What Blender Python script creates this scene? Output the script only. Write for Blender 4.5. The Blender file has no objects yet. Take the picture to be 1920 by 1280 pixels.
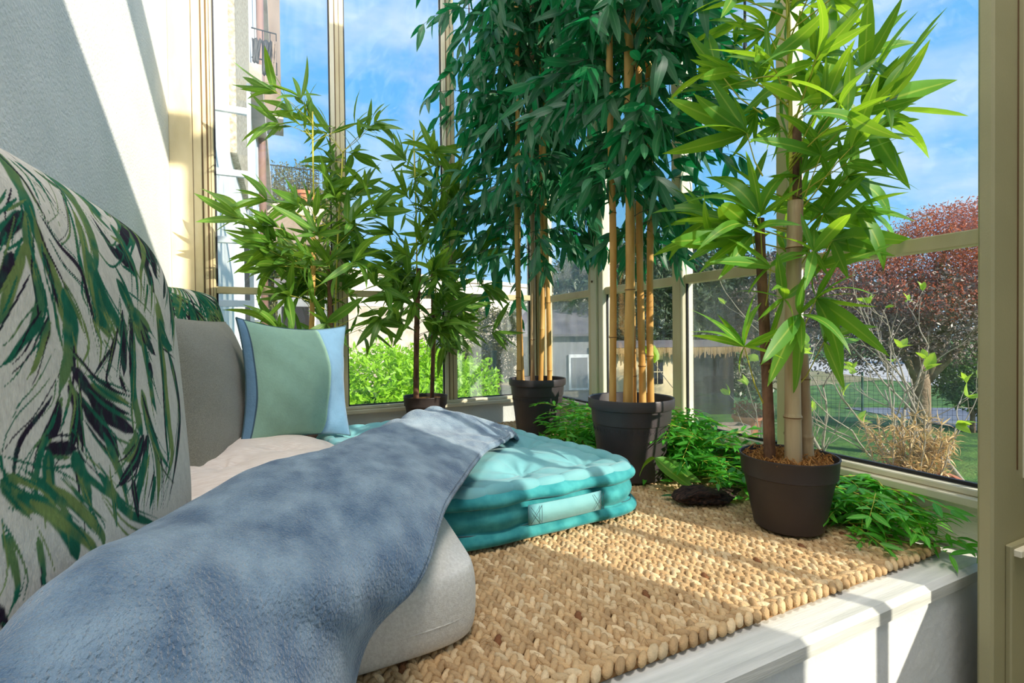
import bpy, math, random
import numpy as np
from mathutils import Vector, Matrix
random.seed(7); RNG = np.random.default_rng(7)
S = bpy.context.scene; COL = S.collection
PI = math.pi

# ------------------------------------------------------------ camera, sky, sun, exposure
cam = bpy.data.objects.new('camera', bpy.data.cameras.new('camera')); COL.objects.link(cam)
cam.data.sensor_width = 36; cam.data.lens = 17.006; cam.data.clip_start = .02; cam.data.clip_end = 400
yaw, pitch, roll = math.atan(427/907), math.atan(.0128), math.atan(.0107)
fw = Vector((math.sin(yaw)*math.cos(pitch), math.cos(yaw)*math.cos(pitch), -math.sin(pitch)))
r0 = Vector((math.cos(yaw), -math.sin(yaw), 0)); u0 = r0.cross(fw)
rr = math.cos(roll)*r0 - math.sin(roll)*u0; uu = rr.cross(fw)
cam.matrix_world = Matrix(((rr.x, uu.x, -fw.x, 0), (rr.y, uu.y, -fw.y, 0), (rr.z, uu.z, -fw.z, .37), (0, 0, 0, 1)))
S.camera = cam

SUN_TO = Vector((.46, -.887, .475)).normalized()
sun = bpy.data.objects.new('sun', bpy.data.lights.new('sun', 'SUN')); COL.objects.link(sun)
sun.data.energy = 7.0; sun.data.color = (1, .92, .79); sun.data.angle = .009
sun.rotation_euler = SUN_TO.to_track_quat('Z', 'Y').to_euler()

def new_nodes(tree):
    tree.nodes.clear(); return tree.nodes, tree.links
W = bpy.data.worlds.new('sky'); S.world = W; W.use_nodes = True
n, l = new_nodes(W.node_tree)
tc = n.new('ShaderNodeTexCoord'); sp = n.new('ShaderNodeSeparateXYZ'); l.new(tc.outputs['Generated'], sp.inputs[0])
rp = n.new('ShaderNodeValToRGB'); l.new(sp.outputs['Z'], rp.inputs[0])
e = rp.color_ramp.elements
e[0].position = 0; e[0].color = (.52, .76, .98, 1)
e[1].position = .85; e[1].color = (.06, .30, .84, 1)
q = e.new(.22); q.color = (.21, .55, .97, 1)
q = e.new(.5); q.color = (.12, .44, .94, 1)
mp = n.new('ShaderNodeMapping'); mp.inputs['Scale'].default_value = (1, 1, 2.6); mp.inputs['Location'].default_value = (.35, .1, .62)
l.new(tc.outputs['Generated'], mp.inputs[0])
nz = n.new('ShaderNodeTexNoise'); nz.inputs['Scale'].default_value = 1.9; nz.inputs['Detail'].default_value = 7
nz.inputs['Roughness'].default_value = .56; nz.inputs['Distortion'].default_value = .5; l.new(mp.outputs[0], nz.inputs['Vector'])
cr = n.new('ShaderNodeValToRGB'); l.new(nz.outputs['Fac'], cr.inputs[0])
cr.color_ramp.elements[0].position = .47; cr.color_ramp.elements[0].color = (0, 0, 0, 1)
cr.color_ramp.elements[1].position = .70; cr.color_ramp.elements[1].color = (.85, .85, .85, 1)
mx = n.new('ShaderNodeMix'); mx.data_type = 'RGBA'; l.new(cr.outputs[0], mx.inputs['Factor'])
l.new(rp.outputs[0], mx.inputs['A']); mx.inputs['B'].default_value = (.82, .90, 1, 1)
bg = n.new('ShaderNodeBackground'); bg.inputs['Strength'].default_value = 1.0; l.new(mx.outputs['Result'], bg.inputs[0])
wo = n.new('ShaderNodeOutputWorld'); l.new(bg.outputs[0], wo.inputs[0])
vs = S.view_settings; vs.view_transform = 'Standard'; vs.look = 'None'; vs.gamma = 1; vs.use_curve_mapping = False
vs.exposure = .3

# unseen soft fill light, added behind the camera to brighten the interior
fill = bpy.data.objects.new('ceiling_lamp', bpy.data.lights.new('ceiling_lamp', 'AREA')); COL.objects.link(fill)
fill.data.shape = 'DISK'; fill.data.size = .9; fill.data.energy = 52; fill.data.color = (1, .90, .78)
fill.location = (.35, -.25, 3.5); fill.rotation_euler = (.22, 0, -.05)

# ------------------------------------------------------------ materials
def srgb(r, g, b):
    f = lambda c: (c/255/12.92) if c/255 <= .04045 else ((c/255+.055)/1.055)**2.4
    return (f(r), f(g), f(b), 1)
def mat(name, col, col2=None, scale=20, rough=.7, bump=0, bscale=None, detail=3, metallic=0, spec=.4, sheen=0,
        attr=None, objrand=0, lo=.35, hi=.65, stretch=None, wave=None):
    """procedural principled material: two colours mixed by noise, noise bump"""
    m = bpy.data.materials.new(name); m.use_nodes = True; n, l = new_nodes(m.node_tree)
    o = n.new('ShaderNodeOutputMaterial'); b = n.new('ShaderNodeBsdfPrincipled'); l.new(b.outputs[0], o.inputs[0])
    b.inputs['Roughness'].default_value = rough; b.inputs['Metallic'].default_value = metallic
    b.inputs['Specular IOR Level'].default_value = spec
    if sheen:
        b.inputs['Sheen Weight'].default_value = sheen; b.inputs['Sheen Roughness'].default_value = .4
    tc = n.new('ShaderNodeTexCoord'); vec = tc.outputs['Object']
    if stretch:
        mp = n.new('ShaderNodeMapping'); mp.inputs['Scale'].default_value = stretch; l.new(vec, mp.inputs[0]); vec = mp.outputs[0]
    out = None
    if attr:
        a = n.new('ShaderNodeAttribute'); a.attribute_name = attr; out = a.outputs['Color']
        if col2:
            nz = n.new('ShaderNodeTexNoise'); nz.inputs['Scale'].default_value = scale; nz.inputs['Detail'].default_value = detail; l.new(vec, nz.inputs['Vector'])
            rp = n.new('ShaderNodeMapRange'); rp.inputs[3].default_value = lo; rp.inputs[4].default_value = hi; l.new(nz.outputs['Fac'], rp.inputs[0])
            mx = n.new('ShaderNodeMix'); mx.data_type = 'RGBA'; mx.blend_type = 'MULTIPLY'; mx.inputs['Factor'].default_value = 1
            cb = n.new('ShaderNodeCombineColor'); [l.new(rp.outputs[0], cb.inputs[i]) for i in range(3)]
            l.new(out, mx.inputs['A']); l.new(cb.outputs[0], mx.inputs['B']); out = mx.outputs['Result']
    elif col2:
        nz = n.new('ShaderNodeTexNoise'); nz.inputs['Scale'].default_value = scale; nz.inputs['Detail'].default_value = detail; l.new(vec, nz.inputs['Vector'])
        rp = n.new('ShaderNodeValToRGB'); l.new(nz.outputs['Fac'], rp.inputs[0])
        rp.color_ramp.elements[0].position = lo; rp.color_ramp.elements[0].color = col
        rp.color_ramp.elements[1].position = hi; rp.color_ramp.elements[1].color = col2; out = rp.outputs[0]
    if objrand:
        oi = n.new('ShaderNodeObjectInfo'); h = n.new('ShaderNodeHueSaturation')
        mr = n.new('ShaderNodeMapRange'); mr.inputs[3].default_value = 1-objrand; mr.inputs[4].default_value = 1+objrand
        l.new(oi.outputs['Random'], mr.inputs[0]); l.new(mr.outputs[0], h.inputs['Value'])
        if out: l.new(out, h.inputs['Color'])
        else: h.inputs['Color'].default_value = col
        out = h.outputs[0]
    if out: l.new(out, b.inputs['Base Color'])
    else: b.inputs['Base Color'].default_value = col
    if bump:
        nb = n.new('ShaderNodeTexNoise'); nb.inputs['Scale'].default_value = bscale or scale*3; nb.inputs['Detail'].default_value = 4; l.new(vec, nb.inputs['Vector'])
        src = nb.outputs['Fac']
        if wave:
            wv = n.new('ShaderNodeTexWave'); wv.inputs['Scale'].default_value = wave; wv.bands_direction = 'DIAGONAL'; wv.inputs['Distortion'].default_value = 1.5; l.new(vec, wv.inputs['Vector'])
            ad = n.new('ShaderNodeMath'); ad.operation = 'ADD'; l.new(src, ad.inputs[0]); l.new(wv.outputs['Fac'], ad.inputs[1]); src = ad.outputs[0]
        bp = n.new('ShaderNodeBump'); bp.inputs['Strength'].default_value = 1; bp.inputs['Distance'].default_value = bump; l.new(src, bp.inputs['Height']); l.new(bp.outputs[0], b.inputs['Normal'])
    return m

def leaf_mat(name, col, rib, back=None, trans=.45, tcol=None, rough=.45, rnd=.25, gloss=.5):
    """two-sided leaf: darker blade with a pale midrib (UV), light passes through"""
    m = bpy.data.materials.new(name); m.use_nodes = True; n, l = new_nodes(m.node_tree)
    o = n.new('ShaderNodeOutputMaterial'); b = n.new('ShaderNodeBsdfPrincipled'); t = n.new('ShaderNodeBsdfTranslucent'); mi = n.new('ShaderNodeMixShader')
    uv = n.new('ShaderNodeUVMap'); sx = n.new('ShaderNodeSeparateXYZ'); l.new(uv.outputs[0], sx.inputs[0])
    rp = n.new('ShaderNodeValToRGB'); l.new(sx.outputs[0], rp.inputs[0]); e = rp.color_ramp.elements
    e[0].position = .0; e[0].color = col; e[1].position = 1; e[1].color = col
    for p, c in ((.42, col), (.5, rib), (.58, col)):
        k = e.new(p); k.color = c
    oi = n.new('ShaderNodeObjectInfo'); h = n.new('ShaderNodeHueSaturation'); l.new(rp.outputs[0], h.inputs['Color'])
    nz = n.new('ShaderNodeTexNoise'); nz.inputs['Scale'].default_value = 9; geo = n.new('ShaderNodeNewGeometry'); l.new(geo.outputs['Position'], nz.inputs['Vector'])
    ad = n.new('ShaderNodeMath'); ad.operation = 'ADD'; l.new(oi.outputs['Random'], ad.inputs[0]); l.new(nz.outputs['Fac'], ad.inputs[1])
    mr = n.new('ShaderNodeMapRange'); mr.inputs[2].default_value = 1.6; mr.inputs[3].default_value = 1-rnd; mr.inputs[4].default_value = 1+rnd; l.new(ad.outputs[0], mr.inputs[0]); l.new(mr.outputs[0], h.inputs['Value'])
    mh = n.new('ShaderNodeMapRange'); mh.inputs[2].default_value = 1.6; mh.inputs[3].default_value = .515; mh.inputs[4].default_value = .485; l.new(ad.outputs[0], mh.inputs[0]); l.new(mh.outputs[0], h.inputs['Hue'])
    l.new(h.outputs[0], b.inputs['Base Color']); b.inputs['Roughness'].default_value = rough; b.inputs['Specular IOR Level'].default_value = gloss
    if tcol:
        h2 = n.new('ShaderNodeMix'); h2.data_type = 'RGBA'; h2.inputs['Factor'].default_value = .75; l.new(h.outputs[0], h2.inputs['A']); h2.inputs['B'].default_value = tcol; l.new(h2.outputs['Result'], t.inputs[0])
    else: l.new(h.outputs[0], t.inputs[0])
    mi.inputs[0].default_value = trans; l.new(b.outputs[0], mi.inputs[1]); l.new(t.outputs[0], mi.inputs[2]); l.new(mi.outputs[0], o.inputs[0])
    return m

def glass_mat(name, dirt, refl=.07):
    m = bpy.data.materials.new(name); m.use_nodes = True; n, l = new_nodes(m.node_tree)
    o = n.new('ShaderNodeOutputMaterial'); t = n.new('ShaderNodeBsdfTransparent'); g = n.new('ShaderNodeBsdfGlossy'); d = n.new('ShaderNodeBsdfDiffuse')
    t.inputs[0].default_value = (.97, .985, .975, 1); g.inputs['Roughness'].default_value = .015
    lw = n.new('ShaderNodeLayerWeight'); lw.inputs[0].default_value = .25
    mr = n.new('ShaderNodeMapRange'); mr.inputs[3].default_value = refl*.45; mr.inputs[4].default_value = refl*4; l.new(lw.outputs['Fresnel'], mr.inputs[0])
    a = n.new('ShaderNodeMixShader'); l.new(mr.outputs[0], a.inputs[0]); l.new(t.outputs[0], a.inputs[1]); l.new(g.outputs[0], a.inputs[2])
    d.inputs[0].default_value = (.75, .8, .8, 1)
    tc = n.new('ShaderNodeTexCoord'); mp = n.new('ShaderNodeMapping'); mp.inputs['Scale'].default_value = (14, 14, 1.5); l.new(tc.outputs['Object'], mp.inputs[0])
    nz = n.new('ShaderNodeTexNoise'); nz.inputs['Scale'].default_value = 3; nz.inputs['Detail'].default_value = 6; l.new(mp.outputs[0], nz.inputs['Vector'])
    r2 = n.new('ShaderNodeMapRange'); r2.inputs[1].default_value = .35; r2.inputs[2].default_value = .8; r2.inputs[3].default_value = dirt*.3; r2.inputs[4].default_value = dirt; l.new(nz.outputs['Fac'], r2.inputs[0])
    c = n.new('ShaderNodeMixShader'); l.new(r2.outputs[0], c.inputs[0]); l.new(a.outputs[0], c.inputs[1]); l.new(d.outputs[0], c.inputs[2]); l.new(c.outputs[0], o.inputs[0])
    return m

# ------------------------------------------------------------ mesh helpers
def link(name, verts, faces, m, parent=None, smooth=True, uvs=None, colors=None, mats=None, fmat=None, loc=None):
    me = bpy.data.meshes.new(name); me.from_pydata([tuple(v) for v in verts], [], [tuple(f) for f in faces])
    if smooth: me.polygons.foreach_set('use_smooth', [True]*len(me.polygons))
    for k in (mats or [m]): me.materials.append(k)
    if fmat is not None: me.polygons.foreach_set('material_index', fmat)
    if uvs is not None:
        ul = me.uv_layers.new(name='UVMap'); li = np.empty(len(me.loops), dtype=np.int32); me.loops.foreach_get('vertex_index', li)
        ul.data.foreach_set('uv', np.asarray(uvs, dtype=np.float32)[li].ravel())
    if colors is not None:
        ca = me.color_attributes.new('print', 'FLOAT_COLOR', 'POINT'); c = np.ones((len(verts), 4), dtype=np.float32); c[:, :3] = colors; ca.data.foreach_set('color', c.ravel())
    me.update(); o = bpy.data.objects.new(name, me); COL.objects.link(o)
    if parent: o.parent = parent
    if loc: o.location = loc
    return o
def thing(name, label, cat, loc=(0, 0, 0), rz=0, group=None):
    o = bpy.data.objects.new(name, None); COL.objects.link(o); o.location = loc; o.rotation_euler = (0, 0, rz); o.empty_display_size = .05
    o['label'] = label; o['category'] = cat
    if group: o['group'] = group
    return o
def tag(o, label, cat, group=None):
    o['label'] = label; o['category'] = cat
    if group: o['group'] = group
    return o
class MB:
    """collects simple solids in one mesh"""
    def __init__(s): s.v = []; s.f = []
    def add(s, v, f): k = len(s.v); s.v += [tuple(p) for p in v]; s.f += [tuple(i+k for i in q) for q in f]; return s
    def box(s, a, b, bev=0):
        x0, y0, z0 = a; x1, y1, z1 = b
        if not bev:
            return s.add([(x0, y0, z0), (x1, y0, z0), (x1, y1, z0), (x0, y1, z0), (x0, y0, z1), (x1, y0, z1), (x1, y1, z1), (x0, y1, z1)],
                         [(0, 3, 2, 1), (4, 5, 6, 7), (0, 1, 5, 4), (1, 2, 6, 5), (2, 3, 7, 6), (3, 0, 4, 7)])
        c = ((x0+x1)/2, (y0+y1)/2, (z0+z1)/2); h = (abs(x1-x0)/2, abs(y1-y0)/2, abs(z1-z0)/2); vs = []; idx = {}
        for sx in (-1, 1):
            for sy in (-1, 1):
                for sz in (-1, 1):
                    for ax in range(3):
                        p = [sx*h[0], sy*h[1], sz*h[2]]
                        for k in range(3):
                            if k != ax: p[k] -= math.copysign(bev, p[k])
                        idx[(sx, sy, sz, ax)] = len(vs); vs.append((c[0]+p[0], c[1]+p[1], c[2]+p[2]))
        fs = []; I = lambda t, ax: idx[(t[0], t[1], t[2], ax)]
        for ax in range(3):
            u, w = [k for k in range(3) if k != ax]
            for sg in (-1, 1):
                q = []
                for su, sw in ((-1, -1), (1, -1), (1, 1), (-1, 1)):
                    t = [0, 0, 0]; t[ax] = sg; t[u] = su; t[w] = sw; q.append(I(t, ax))
                fs.append(q)
            for su in (-1, 1):
                for sw in (-1, 1):
                    t0 = [0, 0, 0]; t0[ax] = -1; t0[u] = su; t0[w] = sw; t1 = list(t0); t1[ax] = 1
                    fs.append([I(t0, u), I(t1, u), I(t1, w), I(t0, w)])
        for sx in (-1, 1):
            for sy in (-1, 1):
                for sz in (-1, 1): fs.append([idx[(sx, sy, sz, 0)], idx[(sx, sy, sz, 1)], idx[(sx, sy, sz, 2)]])
        return s.add(vs, fs)
    def tube(s, pts, r, n=8, cap=True):
        pts = [Vector(p) for p in pts]; rs = r if isinstance(r, (list, tuple)) else [r]*len(pts); k0 = len(s.v)
        ref = None
        for i, p in enumerate(pts):
            d = (pts[min(i+1, len(pts)-1)]-pts[max(i-1, 0)]).normalized()
            if ref is None: ref = d.orthogonal().normalized()
            a = (ref-d*ref.dot(d)).normalized(); ref = a; b = d.cross(a)
            for j in range(n):
                t = 2*PI*j/n; s.v.append(tuple(p+(a*math.cos(t)+b*math.sin(t))*rs[i]))
        for i in range(len(pts)-1):
            for j in range(n):
                s.f.append((k0+i*n+j, k0+i*n+(j+1) % n, k0+(i+1)*n+(j+1) % n, k0+(i+1)*n+j))
        if cap: s.f.append(tuple(k0+j for j in range(n))[::-1]); s.f.append(tuple(k0+(len(pts)-1)*n+j for j in range(n)))
        return s
    def lathe(s, prof, n=48, c=(0, 0)):
        k0 = len(s.v)
        for r, z in prof:
            for j in range(n): t = 2*PI*j/n; s.v.append((c[0]+r*math.cos(t), c[1]+r*math.sin(t), z))
        for i in range(len(prof)-1):
            for j in range(n): s.f.append((k0+i*n+j, k0+i*n+(j+1) % n, k0+(i+1)*n+(j+1) % n, k0+(i+1)*n+j))
        return s
    def go(s, name, m, parent=None, smooth=False, **k): return link(name, s.v, s.f, m, parent, smooth, **k)
def struct(o): o['kind'] = 'structure'; return o
def stuff(o): o['kind'] = 'stuff'; return o
def autosmooth(o, deg=35):
    me = o.data; me.polygons.foreach_set('use_smooth', [True]*len(me.polygons))
    try: me.set_sharp_from_angle(angle=math.radians(deg))
    except Exception: pass
    return o
def fnoise(x, y, seed=0, oct=3):
    """cheap smooth pseudo-noise on numpy arrays"""
    r = np.random.default_rng(seed); out = 0; a = 1; tot = 0
    for o in range(oct):
        for k in range(3):
            th = r.uniform(0, 2*PI); fq = (2**o)*r.uniform(.8, 1.3); ph = r.uniform(0, 6.28)
            out = out+a*np.sin((x*math.cos(th)+y*math.sin(th))*fq+ph)
        tot += a*1.7; a *= .55
    return out/tot

# leaf mesh: unit length along +X, width w, arched, folded at the midrib
def leaf_geo(w=.13, arch=.12, fold=.25, seg=6, twist=0, tipp=1.0):
    v = []; f = []; uv = []
    for i in range(seg+1):
        t = i/seg; wd = w*.5*(math.sin(PI*min(1, t**.8*1.0))**.75 if 0 < t < 1 else 0)*(1.15-.3*t)
        if i == 0: wd = w*.06
        z = arch*math.sin(PI*t*.5)*.6-arch*t*t*1.3; tw = twist*t
        for u, q in ((-1, 0), (0, .5), (1, 1)):
            y = u*wd*math.cos(tw); zz = z+abs(u)*wd*fold+u*wd*math.sin(tw); v.append((t, y, zz)); uv.append((q, t))
    for i in range(seg):
        for j in (0, 1): a = i*3+j; f.append((a, a+1, a+4, a+3))
    return np.array(v), f, np.array(uv)
def leaf_meshes(name, m, specs):
    out = []
    for s in specs:
        v, f, uv = leaf_geo(**s); me = bpy.data.meshes.new(name); me.from_pydata([tuple(p) for p in v], [], f)
        me.polygons.foreach_set('use_smooth', [True]*len(me.polygons)); ul = me.uv_layers.new(name='UVMap')
        li = np.empty(len(me.loops), dtype=np.int32); me.loops.foreach_get('vertex_index', li); ul.data.foreach_set('uv', uv[li].astype(np.float32).ravel())
        me.materials.append(m); me.update(); out.append(me)
    return out
def basis(d, rl):
    d = Vector(d).normalized(); up = Vector((0, 0, 1)) if abs(d.z) < .97 else Vector((0, 1, 0))
    y = up.cross(d).normalized(); z = d.cross(y); y2 = y*math.cos(rl)+z*math.sin(rl); z2 = d.cross(y2)
    return d, y2, z2
def put_leaf(me, p, d, L, rl, parent, name='leaf', ws=1):
    x, y, z = basis(d, rl); o = bpy.data.objects.new(name, me); COL.objects.link(o); o.parent = parent
    p = Vector(p)-parent.location
    o.matrix_basis = Matrix(((x.x*L, y.x*L*ws, z.x*L, p.x), (x.y*L, y.y*L*ws, z.y*L, p.y), (x.z*L, y.z*L*ws, z.z*L, p.z), (0, 0, 0, 1)))
    return o
def leaf_batch(name, m, items, parent, spec=dict(w=.16, seg=3)):
    """many small leaves joined; items: (p, d, L, roll)"""
    v0, f0, uv0 = leaf_geo(**spec); n = len(items); V = np.empty((n, len(v0), 3)); loc = np.array(parent.location if parent else (0, 0, 0))
    for i, (p, d, L, rl) in enumerate(items):
        x, y, z = basis(d, rl); M = np.array([x, y, z]); V[i] = (v0*L)@M+np.array(p)-loc
    F = (np.array(f0)[None]+(np.arange(n)*len(v0))[:, None, None]).reshape(-1, 4)
    return link(name, V.reshape(-1, 3).tolist(), F.tolist(), m, parent, True, uvs=np.tile(uv0, (n, 1)))
def add_leaves(items, meshes, m, parent, limit=300, spec=dict(w=.14, seg=4)):
    """nearest `limit` leaves as parts, the rest joined as one part"""
    cp = Vector((0, 0, .37)); items = sorted(items, key=lambda t: (Vector(t[0])-cp).length/t[2])
    for i, (p, d, L, rl) in enumerate(items[:limit]): put_leaf(meshes[i % len(meshes)], p, d, L, rl, parent)
    if len(items) > limit: stuff(leaf_batch('foliage', m, items[limit:], parent, spec))
def rnd_unit():
    v = Vector((random.gauss(0, 1), random.gauss(0, 1), random.gauss(0, 1))); return v.normalized()
def cloud(blobs, n, size, droop=.0, seed=1, shell=.45):
    """fast random foliage quads filling ellipsoid blobs: returns verts, faces, uvs"""
    r = np.random.default_rng(seed); bl = np.array(blobs, dtype=float); vol = bl[:, 3]*bl[:, 4]*bl[:, 5]; k = r.choice(len(bl), n, p=vol/vol.sum())
    d = r.normal(size=(n, 3)); d /= np.linalg.norm(d, axis=1)[:, None]; rad = r.uniform(shell**3, 1, n)**(1/3); rad *= 1+.12*np.sin(d[:, 0]*9+d[:, 2]*7+k)
    P = bl[k, :3]+d*rad[:, None]*bl[k, 3:6]
    a = r.normal(size=(n, 3)); a[:, 2] -= droop; a /= np.linalg.norm(a, axis=1)[:, None]; b = np.cross(a, r.normal(size=(n, 3))); b /= np.linalg.norm(b, axis=1)[:, None]
    s = size*r.uniform(.6, 1.3, n)[:, None]
    V = np.stack([P, P+a*s*.5+b*s*.2, P+a*s, P+a*s*.5-b*s*.2], 1).reshape(-1, 3)
    F = np.arange(n*4).reshape(-1, 4); UV = np.tile(np.array([(.5, 0), (1, .5), (.5, 1), (0, .5)]), (n, 1))
    return V, F, UV
def foliage(name, m, blobs, n, size, parent=None, droop=0, seed=1, shell=.45):
    V, F, UV = cloud(blobs, n, size, droop, seed, shell)
    return link(name, V.tolist(), F.tolist(), m, parent, False, uvs=UV)

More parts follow.
